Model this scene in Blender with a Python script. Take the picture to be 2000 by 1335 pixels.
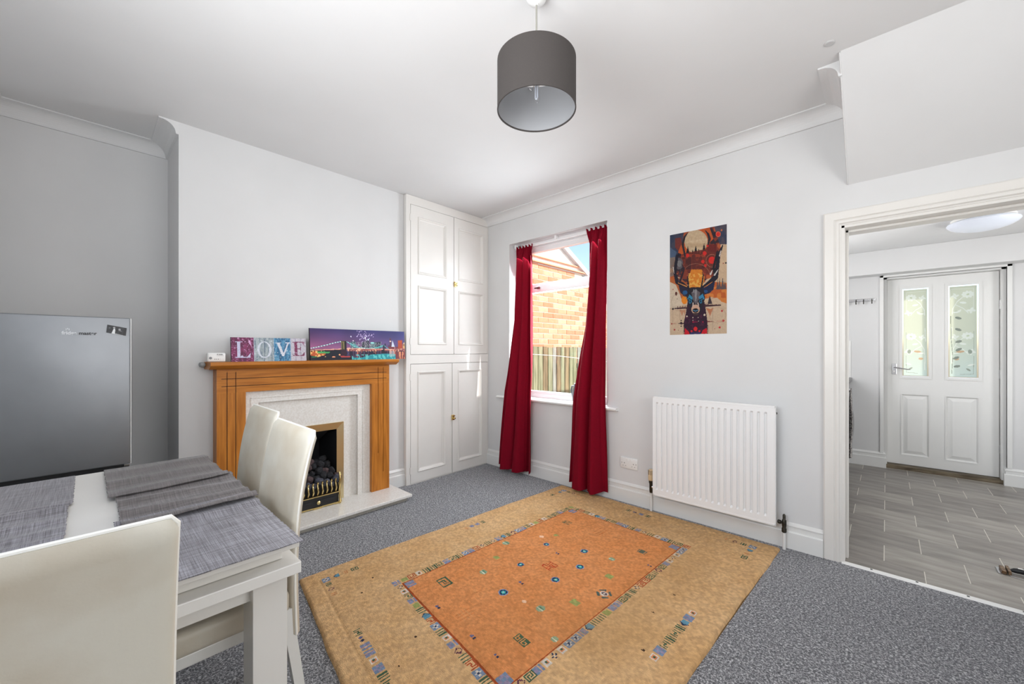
import bpy, bmesh, math, random
import numpy as np
from mathutils import Vector, Matrix
random.seed(7); rng = np.random.default_rng(7)
PI = math.pi
for o in list(bpy.data.objects): bpy.data.objects.remove(o)
scene = bpy.context.scene
C = scene.collection

# ------------------------------------------------------------------ camera, world, lights, exposure
cam_d = bpy.data.cameras.new('camera'); cam = bpy.data.objects.new('camera', cam_d); C.objects.link(cam)
cam.location = (0, 0, 1.2); cam.rotation_euler = (PI/2, 0, 0.7535)
cam_d.sensor_width = 36; cam_d.lens = 779.58/2000*36; cam_d.shift_y = (684.07-667.5)/2000
cam_d.clip_start = 0.02; cam_d.clip_end = 200
scene.camera = cam
vs = scene.view_settings
vs.view_transform = 'Standard'; vs.look = 'None'; vs.gamma = 1; vs.exposure = 0.10; vs.use_curve_mapping = False

w = bpy.data.worlds.new('sky'); scene.world = w; w.use_nodes = True
nt = w.node_tree; bg = nt.nodes['Background']
sky = nt.nodes.new('ShaderNodeTexSky'); sky.sky_type = 'NISHITA'; sky.sun_disc = False
sky.sun_elevation = math.radians(42); sky.sun_rotation = math.radians(70); sky.air_density = 1.0; sky.dust_density = 1.5
nt.links.new(sky.outputs['Color'], bg.inputs['Color']); bg.inputs['Strength'].default_value = 0.30

def sun(direction_to_sun, strength, col):
    d = bpy.data.lights.new('sun', 'SUN'); d.energy = strength; d.color = col; d.angle = math.radians(0.6)
    o = bpy.data.objects.new('sun', d); C.objects.link(o)
    o.rotation_euler = Vector(direction_to_sun).to_track_quat('Z', 'Y').to_euler(); o.location = (6, 8, 8)
sun((0.80, 0.28, 0.62), 6.0, (1, 0.95, 0.92))

def area(name, loc, rot, sx, sy, power, col, spread=180):
    d = bpy.data.lights.new(name, 'AREA'); d.shape = 'RECTANGLE'; d.size = sx; d.size_y = sy; d.energy = power; d.color = col
    d.spread = math.radians(spread)
    o = bpy.data.objects.new(name, d); C.objects.link(o); o.location = loc; o.rotation_euler = rot
    return o
# daylight through the window in view and the kitchen's left window, plus added fills
area('daylight_window', (-2.23, 3.20, 1.56), (-PI/2+math.radians(26), 0, 0), 1.0, 1.3, 58, (0.88, 0.945, 1.0))
area('added_fill_east', (1.30, 1.05, 1.60), (0, PI/2+math.radians(10), 0), 1.3, 1.5, 25, (1.0, 0.985, 0.965))  # added fill at an invented opening, brightens the alcove and fireplace wall
area('added_fill_south', (-0.75, -0.54, 1.6), (PI/2+math.radians(42), 0, 0), 1.3, 1.2, 56, (0.96, 0.98, 1.0))  # added fill out of view, tilted up to brighten the ceiling
area('daylight_kitchen_window', (-1.0, 4.3, 1.6), (0, -PI/2, 0), 1.0, 1.1, 17, (1.0, 1.0, 1.0))
area('added_fill_kitchen', (1.68, 3.9, 1.4), (0, PI/2, 0), 1.2, 1.2, 30, (1.0, 0.99, 0.97))  # added fill at an unseen opening, raised to brighten the back door

# ------------------------------------------------------------------ materials
def lin(c):
    c = np.asarray(c, float)/255.0
    return np.where(c <= 0.04045, c/12.92, ((c+0.055)/1.055)**2.4)
def L(r, g, b): return tuple(lin((r, g, b)))+(1.0,)

def mat(name, col, rough=0.5, metal=0.0, var=0.0, vscale=6.0, bump=0.0, bscale=60.0, stretch=None, spec=0.5,
        col2=None, trans=0.0, coat=0.0, lo=0.35, hi=0.65, detail=5, bdist=0.002, emis=None):
    m = bpy.data.materials.new(name); m.use_nodes = True; n = m.node_tree.nodes; l = m.node_tree.links
    b = n['Principled BSDF']; b.inputs['Roughness'].default_value = rough; b.inputs['Metallic'].default_value = metal
    b.inputs['Specular IOR Level'].default_value = spec; b.inputs['Base Color'].default_value = col
    b.inputs['Coat Weight'].default_value = coat
    if trans: b.inputs['Transmission Weight'].default_value = trans
    tc = n.new('ShaderNodeTexCoord'); mp = n.new('ShaderNodeMapping'); l.new(tc.outputs['Object'], mp.inputs['Vector'])
    if stretch: mp.inputs['Scale'].default_value = stretch
    if var or col2:
        nz = n.new('ShaderNodeTexNoise'); nz.inputs['Scale'].default_value = vscale; nz.inputs['Detail'].default_value = detail
        l.new(mp.outputs['Vector'], nz.inputs['Vector'])
        r = n.new('ShaderNodeValToRGB'); r.color_ramp.elements[0].position = lo; r.color_ramp.elements[1].position = hi
        c2 = col2 if col2 else tuple(x*(1-var) for x in col[:3])+(1,)
        r.color_ramp.elements[0].color = c2; r.color_ramp.elements[1].color = col
        l.new(nz.outputs['Fac'], r.inputs['Fac']); l.new(r.outputs['Color'], b.inputs['Base Color'])
    if bump:
        nb = n.new('ShaderNodeTexNoise'); nb.inputs['Scale'].default_value = bscale; nb.inputs['Detail'].default_value = 4
        l.new(mp.outputs['Vector'], nb.inputs['Vector'])
        bp = n.new('ShaderNodeBump'); bp.inputs['Strength'].default_value = bump; bp.inputs['Distance'].default_value = bdist
        l.new(nb.outputs['Fac'], bp.inputs['Height']); l.new(bp.outputs['Normal'], b.inputs['Normal'])
    return m

def attr_mat(name, rough=0.6, bump=0.0, bscale=300.0, var=0.0, vscale=200, coat=0.0, bdist=0.004, spec=0.4, stretch=None):
    m = mat(name, (1, 1, 1, 1), rough, bump=bump, bscale=bscale, coat=coat, bdist=bdist, spec=spec, stretch=stretch)
    n = m.node_tree.nodes; l = m.node_tree.links; b = n['Principled BSDF']
    a = n.new('ShaderNodeAttribute'); a.attribute_name = 'Col'
    if var:
        tc = n.new('ShaderNodeTexCoord'); nz = n.new('ShaderNodeTexNoise'); nz.inputs['Scale'].default_value = vscale; nz.inputs['Detail'].default_value = 6
        mq = n.new('ShaderNodeMapping'); mq.inputs['Scale'].default_value = stretch or (1, 1, 1); l.new(tc.outputs['Object'], mq.inputs['Vector']); l.new(mq.outputs['Vector'], nz.inputs['Vector'])
        r = n.new('ShaderNodeMapRange'); r.inputs['From Min'].default_value = 0.3; r.inputs['From Max'].default_value = 0.7
        r.inputs['To Min'].default_value = 1-var; r.inputs['To Max'].default_value = 1+var*0.6
        l.new(nz.outputs['Fac'], r.inputs['Value'])
        mx = n.new('ShaderNodeVectorMath'); mx.operation = 'SCALE'
        l.new(a.outputs['Color'], mx.inputs[0]); l.new(r.outputs['Result'], mx.inputs['Scale']); l.new(mx.outputs['Vector'], b.inputs['Base Color'])
    else: l.new(a.outputs['Color'], b.inputs['Base Color'])
    return m

M = {}
M['wall'] = mat('wall_paint', L(217, 217, 217), 0.75, var=0.03, vscale=3, bump=0.12, bscale=45, spec=0.2)
M['ceiling'] = mat('ceiling_paint', L(222, 222, 222), 0.85, var=0.03, vscale=2, bump=0.1, bscale=30, spec=0.15)
M['gloss'] = mat('white_gloss_paint', L(228, 228, 226), 0.32, var=0.02, vscale=4)
M['cream_gloss'] = mat('off_white_joinery_paint', L(226, 223, 218), 0.34, var=0.03, vscale=4)
M['arch'] = mat('architrave_paint', L(226, 223, 218), 0.36, var=0.03, vscale=5)
M['upvc'] = mat('white_upvc', L(235, 235, 235), 0.25)
M['rad'] = mat('radiator_enamel', L(236, 236, 236), 0.28)
M['black'] = mat('matt_black_metal', L(22, 23, 26), 0.45)
M['soot'] = mat('sooty_black', L(12, 13, 17), 0.8, bump=0.3, bscale=80)
M['brass'] = mat('polished_brass', L(214, 190, 130), 0.22, metal=1.0)
M['brushed_brass'] = mat('brushed_brass', L(205, 190, 150), 0.3, metal=1.0, bump=0.06, bscale=200, stretch=(1, 1, 12))
M['chrome'] = mat('chrome', L(205, 205, 208), 0.15, metal=1.0)
M['darkmetal'] = mat('tarnished_metal', L(70, 66, 58), 0.4, metal=0.8, var=0.4, vscale=90)
M['steel'] = mat('brushed_steel', L(150, 153, 157), 0.42, metal=0.75, col2=L(128, 131, 136), vscale=2.2, bump=0.05, bscale=420, stretch=(1, 1, 1), lo=0.3, hi=0.7)
M['steel_side'] = mat('grey_enamel', L(120, 122, 125), 0.4, metal=0.3)
M['plastic'] = mat('white_plastic', L(232, 232, 230), 0.35)
M['cream_plastic'] = mat('cream_plastic', L(222, 196, 156), 0.45)
M['marble'] = mat('cream_marble', L(230, 227, 222), 0.25, col2=L(221, 216, 209), vscale=90, detail=8, lo=0.4, hi=0.6)
M['plinth'] = mat('hearth_plinth', L(186, 182, 172), 0.6, var=0.1, vscale=30)
def wood(name, stretch):
    m = mat(name, L(198, 126, 48), 0.38, col2=L(162, 97, 32), vscale=9, detail=8, stretch=stretch, lo=0.3, hi=0.7, bump=0.08, bscale=30, coat=0.0, spec=0.3)
    return m
M['oak_v'] = wood('oak_vertical_grain', (6, 6, 0.5)); M['oak_h'] = wood('oak_horizontal_grain', (6, 0.5, 6))
M['groove'] = mat('oak_groove', L(70, 36, 8), 0.6)
M['leather'] = mat('white_leatherette', L(208, 203, 189), 0.42, col2=L(186, 172, 150), vscale=3.2, lo=0.32, hi=0.55, bump=0.10, bscale=160)
M['leather_edge'] = mat('white_leatherette_piping', L(240, 238, 230), 0.4)
M['table'] = mat('white_lacquer', L(228, 225, 219), 0.3, var=0.03, vscale=6)
M['chairleg'] = mat('white_painted_metal', L(224, 224, 220), 0.35)
M['placemat'] = None
M['shade_out'] = mat('grey_linen', L(66, 61, 59), 0.85, var=0.12, vscale=220, bump=0.15, bscale=400, stretch=(1, 1, 3))
M['shade_in'] = mat('shade_lining', L(160, 161, 164), 0.7)
M['cord'] = mat('grey_cord', L(150, 148, 140), 0.5)
M['curtain'] = mat('crimson_cotton', L(132, 4, 32), 0.85, var=0.15, vscale=90, bump=0.15, bscale=600, spec=0.15)
M['brick'] = [mat('brick_%s' % s, L(*c), 0.85, var=0.12, vscale=14, bump=0.4, bscale=90) for s, c in (('orange', (222, 150, 112)), ('pale', (228, 166, 132)), ('deep', (210, 134, 98)))]
M['mortar'] = mat('mortar', L(226, 214, 196), 0.9, bump=0.3, bscale=120)
M['render'] = mat('pale_render', L(232, 224, 214), 0.9, bump=0.2, bscale=60)
M['rooftile'] = mat('roof_verge', L(205, 205, 208), 0.7)
M['fence'] = [mat('fence_%s' % s, L(*c), 0.85, col2=L(*c2), vscale=6, stretch=(4, 4, 0.6), bump=0.4, bscale=60) for s, c, c2 in
              (('green', (150, 150, 118), (112, 116, 86)), ('grey', (158, 160, 146), (120, 124, 112)), ('brown', (150, 132, 98), (108, 96, 70)))]
M['yard'] = mat('concrete_yard', L(176, 172, 164), 0.9, var=0.2, vscale=5)
M['vinyl'] = [mat('vinyl_plank_%s' % s, L(*c), 0.36, col2=L(*c2), vscale=3.0, detail=8, stretch=(1.2, 5.5, 1), lo=0.25, hi=0.75) for s, c, c2 in
              (('light', (168, 163, 156), (118, 112, 105)), ('mid', (158, 153, 147), (108, 103, 97)), ('dark', (150, 144, 138), (100, 95, 90)))]
M['grout'] = mat('grout', L(214, 210, 200), 0.7)
M['worktop'] = mat('grey_worktop', L(120, 120, 122), 0.4, var=0.2, vscale=80)
M['opal'] = mat('opal_plastic', L(226, 232, 244), 0.25)
M['wm'] = mat('silver_plastic', L(150, 154, 160), 0.3, metal=0.6)
M['wm_glass'] = mat('dark_door_glass', L(18, 18, 20), 0.05, coat=1.0)
M['towel'] = mat('grey_patterned_towel', L(176, 172, 168), 0.95, col2=L(92, 88, 88), vscale=60, lo=0.45, hi=0.55, bump=0.3, bscale=200)
M['sillwood'] = mat('weathered_sill_wood', L(120, 108, 88), 0.7, col2=L(70, 58, 44), vscale=12, stretch=(0.6, 4, 4))
M['rust'] = mat('rusty_metal', L(150, 128, 104), 0.4, metal=0.7, col2=L(96, 66, 40), vscale=70)
M['coal'] = [mat('coal_%s' % s, L(*c), 0.9, var=0.4, vscale=60, bump=0.6, bscale=90, bdist=0.004) for s, c in (('black', (38, 38, 42)), ('grey', (84, 86, 98)), ('brown', (92, 74, 74)))]
M['jug'] = mat('grey_glazed_plastic', L(112, 120, 128), 0.3)
M['white_line'] = mat('white_plastic_line', L(240, 240, 232), 0.5)
M['ink'] = mat('dark_ink', L(40, 40, 44), 0.5)
M['silver_ink'] = mat('silver_lettering', L(215, 218, 222), 0.3)

# curtain lets some daylight through
def add_translucent(m, col, fac):
    n = m.node_tree.nodes; l = m.node_tree.links; out = n['Material Output']; b = n['Principled BSDF']
    t = n.new('ShaderNodeBsdfTranslucent'); t.inputs['Color'].default_value = col
    mx = n.new('ShaderNodeMixShader'); mx.inputs[0].default_value = fac
    l.new(b.outputs[0], mx.inputs[1]); l.new(t.outputs[0], mx.inputs[2]); l.new(mx.outputs[0], out.inputs['Surface'])
add_translucent(M['curtain'], L(200, 10, 55), 0.12)
add_translucent(M['shade_in'], L(190, 190, 190), 0.1)

def glass_mat(name, tint=(1, 1, 1, 1), refl=0.06):
    m = bpy.data.materials.new(name); m.use_nodes = True; n = m.node_tree.nodes; l = m.node_tree.links
    n.remove(n['Principled BSDF']); out = n['Material Output']
    t = n.new('ShaderNodeBsdfTransparent'); t.inputs['Color'].default_value = tint
    g = n.new('ShaderNodeBsdfGlossy'); g.inputs['Roughness'].default_value = 0.02
    lw = n.new('ShaderNodeLayerWeight'); lw.inputs['Blend'].default_value = 0.5
    pw = n.new('ShaderNodeMath'); pw.operation = 'POWER'; pw.inputs[1].default_value = 4.0; l.new(lw.outputs['Facing'], pw.inputs[0])
    f = n.new('ShaderNodeMath'); f.operation = 'MULTIPLY_ADD'; f.inputs[1].default_value = 0.6; f.inputs[2].default_value = 0.03; l.new(pw.outputs[0], f.inputs[0])
    mx = n.new('ShaderNodeMixShader'); l.new(f.outputs[0], mx.inputs[0]); l.new(t.outputs[0], mx.inputs[1]); l.new(g.outputs[0], mx.inputs[2])
    l.new(mx.outputs[0], out.inputs['Surface']); return m
M['glass'] = glass_mat('window_glass')
def frosted(name, col, fac):
    m = mat(name, col, 0.4); add_translucent(m, col, fac); return m
M['frost'] = attr_mat('etched_glass', 0.35); add_translucent(M['frost'], (1, 1, 1, 1), 0.93)
_n = M['frost'].node_tree
_n.links.new([q for q in _n.nodes if q.type == 'ATTRIBUTE'][0].outputs['Color'], [q for q in _n.nodes if q.type == 'BSDF_TRANSLUCENT'][0].inputs['Color'])

# carpet: flecked twist pile
def carpet_mat():
    m = bpy.data.materials.new('flecked_grey_carpet'); m.use_nodes = True; n = m.node_tree.nodes; l = m.node_tree.links
    b = n['Principled BSDF']; b.inputs['Roughness'].default_value = 0.95; b.inputs['Specular IOR Level'].default_value = 0.15
    b.inputs['Sheen Weight'].default_value = 0.45; b.inputs['Sheen Tint'].default_value = L(228, 232, 240)
    tc = n.new('ShaderNodeTexCoord')
    a = n.new('ShaderNodeTexNoise'); a.inputs['Scale'].default_value = 125; a.inputs['Detail'].default_value = 5; a.inputs['Roughness'].default_value = 0.85; a.inputs['Distortion'].default_value = 0.6
    l.new(tc.outputs['Object'], a.inputs['Vector'])
    r = n.new('ShaderNodeValToRGB'); cr = r.color_ramp
    cr.elements[0].position = 0.40; cr.elements[0].color = L(30, 29, 30); cr.elements[1].position = 0.60; cr.elements[1].color = L(212, 211, 212)
    e = cr.elements.new(0.50); e.color = L(80, 77, 78)
    l.new(a.outputs['Fac'], r.inputs['Fac']); l.new(r.outputs['Color'], b.inputs['Base Color'])
    bp = n.new('ShaderNodeBump'); bp.inputs['Strength'].default_value = 0.8; bp.inputs['Distance'].default_value = 0.006
    l.new(a.outputs['Fac'], bp.inputs['Height']); l.new(bp.outputs['Normal'], b.inputs['Normal']); return m
M['carpet'] = carpet_mat()

def placemat_mat(k=1.0, tint=(1, 1, 1)):
    m = bpy.data.materials.new('woven_grey_placemat'); m.use_nodes = True; n = m.node_tree.nodes; l = m.node_tree.links
    def L(*c): return tuple(lin([min(255, q*k*t_) for q, t_ in zip(c, tint)]))+(1.0,)
    b = n['Principled BSDF']; b.inputs['Roughness'].default_value = 0.45; b.inputs['Specular IOR Level'].default_value = 0.45
    tc = n.new('ShaderNodeTexCoord')
    fs = []
    for sc in ((10, 700, 1), (700, 10, 1)):
        mp = n.new('ShaderNodeMapping'); mp.inputs['Scale'].default_value = sc; l.new(tc.outputs['Object'], mp.inputs['Vector'])
        a = n.new('ShaderNodeTexNoise'); a.inputs['Scale'].default_value = 1.0; a.inputs['Detail'].default_value = 3; l.new(mp.outputs['Vector'], a.inputs['Vector']); fs.append(a)
    ad = n.new('ShaderNodeMath'); ad.operation = 'ADD'; l.new(fs[0].outputs['Fac'], ad.inputs[0]); l.new(fs[1].outputs['Fac'], ad.inputs[1])
    r = n.new('ShaderNodeValToRGB'); cr = r.color_ramp
    mr = n.new('ShaderNodeMapRange'); mr.inputs['From Min'].default_value = 0.7; mr.inputs['From Max'].default_value = 1.3; l.new(ad.outputs[0], mr.inputs['Value'])
    cr.elements[0].position = 0.15; cr.elements[0].color = L(82, 79, 81); cr.elements[1].position = 0.85; cr.elements[1].color = L(158, 156, 160)
    e = cr.elements.new(0.5); e.color = L(122, 119, 121)
    b.inputs['Sheen Weight'].default_value = 0.25; b.inputs['Sheen Roughness'].default_value = 0.4
    l.new(mr.outputs[0], r.inputs['Fac']); l.new(r.outputs['Color'], b.inputs['Base Color'])
    bp = n.new('ShaderNodeBump'); bp.inputs['Strength'].default_value = 0.35; bp.inputs['Distance'].default_value = 0.001
    l.new(mr.outputs[0], bp.inputs['Height']); l.new(bp.outputs['Normal'], b.inputs['Normal']); return m
M['placemat'] = placemat_mat(1.04, (1, 1, 1.02)); M['placemat_dark'] = placemat_mat(0.80, (1.03, 0.99, 0.96))

# ------------------------------------------------------------------ mesh helpers
def add_box(bm, x0, x1, y0, y1, z0, z1, bev=0.0, seg=2):
    vs_ = [bm.verts.new((x, y, z)) for x in (x0, x1) for y in (y0, y1) for z in (z0, z1)]
    idx = ((0, 1, 3, 2), (4, 6, 7, 5), (0, 4, 5, 1), (2, 3, 7, 6), (0, 2, 6, 4), (1, 5, 7, 3))
    fs = [bm.faces.new([vs_[i] for i in f]) for f in idx]
    if bev:
        es = list({e for f in fs for e in f.edges})
        bmesh.ops.bevel(bm, geom=es, offset=bev, segments=seg, affect='EDGES', profile=0.5)
    return bm
def bx(*a, **k):
    bm = bmesh.new(); add_box(bm, *a, **k); return bm
def bxs(lst, bev=0.0):
    bm = bmesh.new()
    for a in lst: add_box(bm, *a, bev=bev)
    return bm
def frame_from(axis):
    z = Vector(axis).normalized(); t = Vector((0, 0, 1)) if abs(z.z) < 0.9 else Vector((1, 0, 0))
    x = t.cross(z).normalized(); y = z.cross(x); return x, y, z
def add_lathe(bm, prof, loc, axis=(0, 0, 1), seg=24, cap=True):
    """prof: (radius, distance along axis)"""
    x, y, z = frame_from(axis); loc = Vector(loc); rings = []
    for r, h in prof:
        rings.append([bm.verts.new(loc+z*h+(x*math.cos(2*PI*i/seg)+y*math.sin(2*PI*i/seg))*r) for i in range(seg)])
    for a, b in zip(rings, rings[1:]):
        for i in range(seg): bm.faces.new((a[i], a[(i+1) % seg], b[(i+1) % seg], b[i]))
    if cap:
        bm.faces.new(rings[0][::-1]); bm.faces.new(rings[-1])
    return bm
def lathe(*a, **k):
    bm = bmesh.new(); add_lathe(bm, *a, **k); return bm
def add_tube(bm, pts, r, seg=10, closed=False):
    pts = [Vector(p) for p in pts]; n = len(pts); rings = []
    up = None
    for i, p in enumerate(pts):
        a = pts[(i-1) % n] if (i > 0 or closed) else p; b = pts[(i+1) % n] if (i < n-1 or closed) else p
        t = (b-a).normalized()
        if up is None: up = Vector((0, 0, 1)) if abs(t.z) < 0.9 else Vector((1, 0, 0))
        x = up.cross(t).normalized(); y = t.cross(x); up = y
        rr = r[i] if isinstance(r, (list, tuple)) else r
        rings.append([bm.verts.new(p+(x*math.cos(2*PI*k/seg)+y*math.sin(2*PI*k/seg))*rr) for k in range(seg)])
    m_ = n if closed else n-1
    for i in range(m_):
        a, b = rings[i], rings[(i+1) % n]
        for k in range(seg): bm.faces.new((a[k], a[(k+1) % seg], b[(k+1) % seg], b[k]))
    if not closed: bm.faces.new(rings[0][::-1]); bm.faces.new(rings[-1])
    return bm
def tube(*a, **k):
    bm = bmesh.new(); add_tube(bm, *a, **k); return bm
def add_prism(bm, poly, fn, a, b):
    """polygon (u,v) extruded from a to b; fn(u,v,w) -> xyz"""
    A = [bm.verts.new(fn(u, v, a)) for u, v in poly]; B = [bm.verts.new(fn(u, v, b)) for u, v in poly]
    n = len(poly); bm.faces.new(A[::-1]); bm.faces.new(B)
    for i in range(n): bm.faces.new((A[i], A[(i+1) % n], B[(i+1) % n], B[i]))
    return bm
def prism(*a):
    bm = bmesh.new(); add_prism(bm, *a); return bm
def sweep(path, prof, side=-1):
    """profile (offset from wall, z) swept along a polyline of (x,y) with mitred corners; side -1 = interior to the right"""
    bm = bmesh.new(); P = [Vector(p).to_2d() if len(p) > 2 else Vector(p) for p in path]; n = len(P); rings = []
    def nrm(d): return Vector((d.y, -d.x)) if side < 0 else Vector((-d.y, d.x))
    for i in range(n):
        ds = []
        if i > 0: ds.append((P[i]-P[i-1]).normalized())
        if i < n-1: ds.append((P[i+1]-P[i]).normalized())
        if len(ds) == 2:
            n0, n1 = nrm(ds[0]), nrm(ds[1]); mt = (n0+n1); mt = mt/(mt.dot(n0))
        else: mt = nrm(ds[0])
        rings.append([bm.verts.new((P[i].x+mt.x*o, P[i].y+mt.y*o, z)) for o, z in prof])
    k = len(prof)
    for a, b in zip(rings, rings[1:]):
        for j in range(k): bm.faces.new((a[j], a[(j+1) % k], b[(j+1) % k], b[j]))
    bm.faces.new(rings[0][::-1]); bm.faces.new(rings[-1]); return bm

def obj(name, bm, m, parent=None, smooth=False, angle=40):
    me = bpy.data.meshes.new(name)
    if isinstance(bm, bmesh.types.BMesh):
        bmesh.ops.recalc_face_normals(bm, faces=bm.faces); bm.to_mesh(me); bm.free()
    else: me = bm
    me.name = name
    ms = m if isinstance(m, list) else [m]
    if not me.materials:
        for q in ms: me.materials.append(q)
    o = bpy.data.objects.new(name, me); C.objects.link(o)
    if smooth:
        me.polygons.foreach_set('use_smooth', [True]*len(me.polygons))
        if angle: me.set_sharp_from_angle(angle=math.radians(angle))
    if parent is not None:
        o.parent = parent
        q = parent
        off = Vector((0, 0, 0)); rz = 0
        # parts are modelled in world coordinates: cancel the parent's own placement
        o.matrix_parent_inverse = parent_world(parent).inverted()
    return o
def parent_world(p):
    m = p.matrix_basis.copy()
    while p.parent is not None:
        m = p.parent.matrix_basis @ p.matrix_parent_inverse @ m if False else (p.parent.matrix_basis @ (p.matrix_parent_inverse @ m)); p = p.parent
    return m
def tag(o, label, cat, group=None, kind=None):
    o['label'] = label; o['category'] = cat
    if group: o['group'] = group
    if kind: o['kind'] = kind
    return o
def thing(name, label, cat, loc=(0, 0, 0), group=None):
    o = bpy.data.objects.new(name, None); C.objects.link(o); o.location = loc; o.empty_display_size = 0.05
    return tag(o, label, cat, group)
def struct(name, bm, m, smooth=False, label=None):
    o = obj(name, bm, m, smooth=smooth); o['kind'] = 'structure'
    if label: o['label'] = label
    return o
def copy_tree(o, parent=None):
    c = o.copy(); C.objects.link(c)
    if parent is not None: c.parent = parent
    for ch in [q for q in bpy.data.objects if q.parent == o]: copy_tree(ch, c)
    return c
def holes(bm, u0, u1, v0, v1, hs, put):
    """rectangle minus rectangular holes, cut into boxes; put(u0,u1,v0,v1) adds one"""
    us = sorted({u0, u1, *[h[0] for h in hs], *[h[1] for h in hs]}); vs_ = sorted({v0, v1, *[h[2] for h in hs], *[h[3] for h in hs]})
    for a, b in zip(us, us[1:]):
        run = None
        for c, d in zip(vs_, vs_[1:]):
            mu, mv = (a+b)/2, (c+d)/2
            solid = u0 < mu < u1 and v0 < mv < v1 and not any(h[0] < mu < h[1] and h[2] < mv < h[3] for h in hs)
            if solid: run = (run[0], d) if run else (c, d)
            elif run: put(a, b, *run); run = None
        if run: put(a, b, *run)

# ------------------------------------------------------------------ room constants
D = 2.935; BX = -3.144; AX = -3.62; CX = -3.10; SY = -0.41; EX = 1.2; CZ = 2.59; BY0 = 0.384; BY1 = 1.938
WIN = (-2.79, -1.678, 0.735, 2.272); DOOR = (-0.185, 0.62, 0.0, 1.907); TK = 0.2
FB = (0.967, 1.323, 0.05, 0.592)

struct('floor', bx(-3.75, EX+.15, SY-.15, D-.004, -.12, 0), M['carpet'])
struct('ceiling', bx(-3.75, EX+.15, SY-.15, D+TK, CZ, CZ+.12), M['ceiling'])
bm = bmesh.new()
add_box(bm, AX-.13, AX, SY-.15, BY1, 0, CZ)
holes(bm, BY0, BY1, 0, CZ, [FB], lambda a, b, c, d: add_box(bm, AX, BX, a, b, c, d))
struct('wall_west', bm, M['wall'])
struct('trim_1', bm := bx(AX-.13, CX-.30, BY1, D+TK, 0, CZ), M['wall'], label='plastered wall behind the built-in cupboard')
bm = bmesh.new(); holes(bm, AX-.13, EX+.15, 0, CZ, [WIN, DOOR], lambda a, b, c, d: add_box(bm, a, b, D, D+TK, c, d)); struct('wall_north', bm, M['wall'])
bm = bmesh.new(); holes(bm, SY, D, 0, CZ, [(0.25, 1.85, 0.9, 2.3)], lambda a, b, c, d: add_box(bm, EX, EX+.15, a, b, c, d)); struct('wall_east', bm, M['wall'])  # opening invented for the east fill lamp
bm = bmesh.new(); holes(bm, AX, EX+.15, 0, CZ, [(-1.4, -0.1, 1.0, 2.2)], lambda a, b, c, d: add_box(bm, a, b, SY-.15, SY, c, d)); struct('wall_south', bm, M['wall'])  # opening invented for the south fill lamp
# sloping underside of the stairs above the kitchen doorway
struct('trim_2', prism([(D, 2.132), (D, CZ), (2.395, CZ)], lambda u, v, w_: (w_, u, v), -0.156, EX), M['wall'], label='sloping white underside of the stairs above the kitchen doorway')
bm = bmesh.new(); add_tube(bm, [(-0.158, D-.002, 2.134), (-0.158, 2.40, 2.588)], 0.0045, 6); struct('trim_3', bm, M['wall'], label='plaster bead along the stair soffit edge')
# coving
def cove_profile():
    z0 = 2.515; p = [(0, z0), (0.012, z0), (0.013, z0+.006)]
    for i in range(9):
        a = i/8*PI/2
        p.append((0.014+0.072*(1-math.cos(a)), z0+.006+0.062*math.sin(a)))
    p += [(0.092, CZ-.006), (0.092, CZ), (0, CZ)]
    return p
cp = cove_profile()
struct('trim_4', sweep([(EX, SY), (AX, SY), (AX, BY0), (BX, BY0)], cp), M['ceiling'], label='white plaster coving around the fridge alcove')
struct('trim_5', sweep([(CX, D), (-0.156, D), (-0.156, 2.47)], cp), M['ceiling'], label='white plaster coving above the window wall')
# skirting
sp = [(0, 0), (0.022, 0), (0.022, 0.098), (0.019, 0.104), (0.013, 0.106), (0.013, 0.131), (0.017, 0.134), (0.017, 0.139), (0.006, 0.150), (0, 0.155)]
struct('baseboard_north', sweep([(CX, D), (-0.267, D)], sp), M['gloss'])
struct('baseboard_west', sweep([(BX, 1.735), (BX, BY1)], sp), M['gloss'])
struct('baseboard_alcove', sweep([(EX, SY), (AX, SY), (AX, BY0), (BX, BY0), (BX, 0.55)], sp), M['gloss'])
struct('baseboard_east', sweep([(EX, D), (EX, SY)], sp), M['gloss'])

# ------------------------------------------------------------------ kitchen shell
KL, KR, KY, KZ = -0.9, 1.6, 5.6, 2.2
struct('floor_kitchen', bx(KL-.15, KR+.15, D-.004, KY+.3, -.12, -.0012), M['grout'])
bm = bmesh.new(); holes(bm, D+TK, KY, 0, KZ, [(3.75, 4.85, 1.05, 2.05)], lambda a, b, c, d: add_box(bm, KL-.15, KL, a, b, c, d)); struct('wall_kitchen_west', bm, M['wall'])
bm = bmesh.new(); holes(bm, D+TK, KY, 0, KZ, [(3.65, 4.95, 0.8, 2.05)], lambda a, b, c, d: add_box(bm, KR, KR+.15, a, b, c, d)); struct('wall_kitchen_east', bm, M['wall'])
bm = bmesh.new(); holes(bm, KL-.15, KR+.15, 0, KZ, [(-0.022, 0.782, 0.0, 1.946)], lambda a, b, c, d: add_box(bm, a, b, KY, KY+.22, c, d)); struct('wall_kitchen_north', bm, M['wall'])
struct('ceiling_kitchen', bx(KL-.15, KR+.15, D+TK, KY+.22, KZ, KZ+.12), M['ceiling'])
struct('trim_6', bx(KL, KR, 5.42, KY, 1.966, KZ, bev=.004), M['wall'], label='white boxed beam across the kitchen ceiling')
for a, b in (((KL, KY), (-0.024, KY)), ((0.785, KY), (KR, KY))):
    pth = [a, b] if a[0] < 0 else [(0.785, KY+.1), (0.785, KY), b]
    if a[0] < 0: pth = [a, b, (-0.024, KY+.1)]
    struct('baseboard_kitchen', sweep(pth, sp), M['gloss'])

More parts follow.
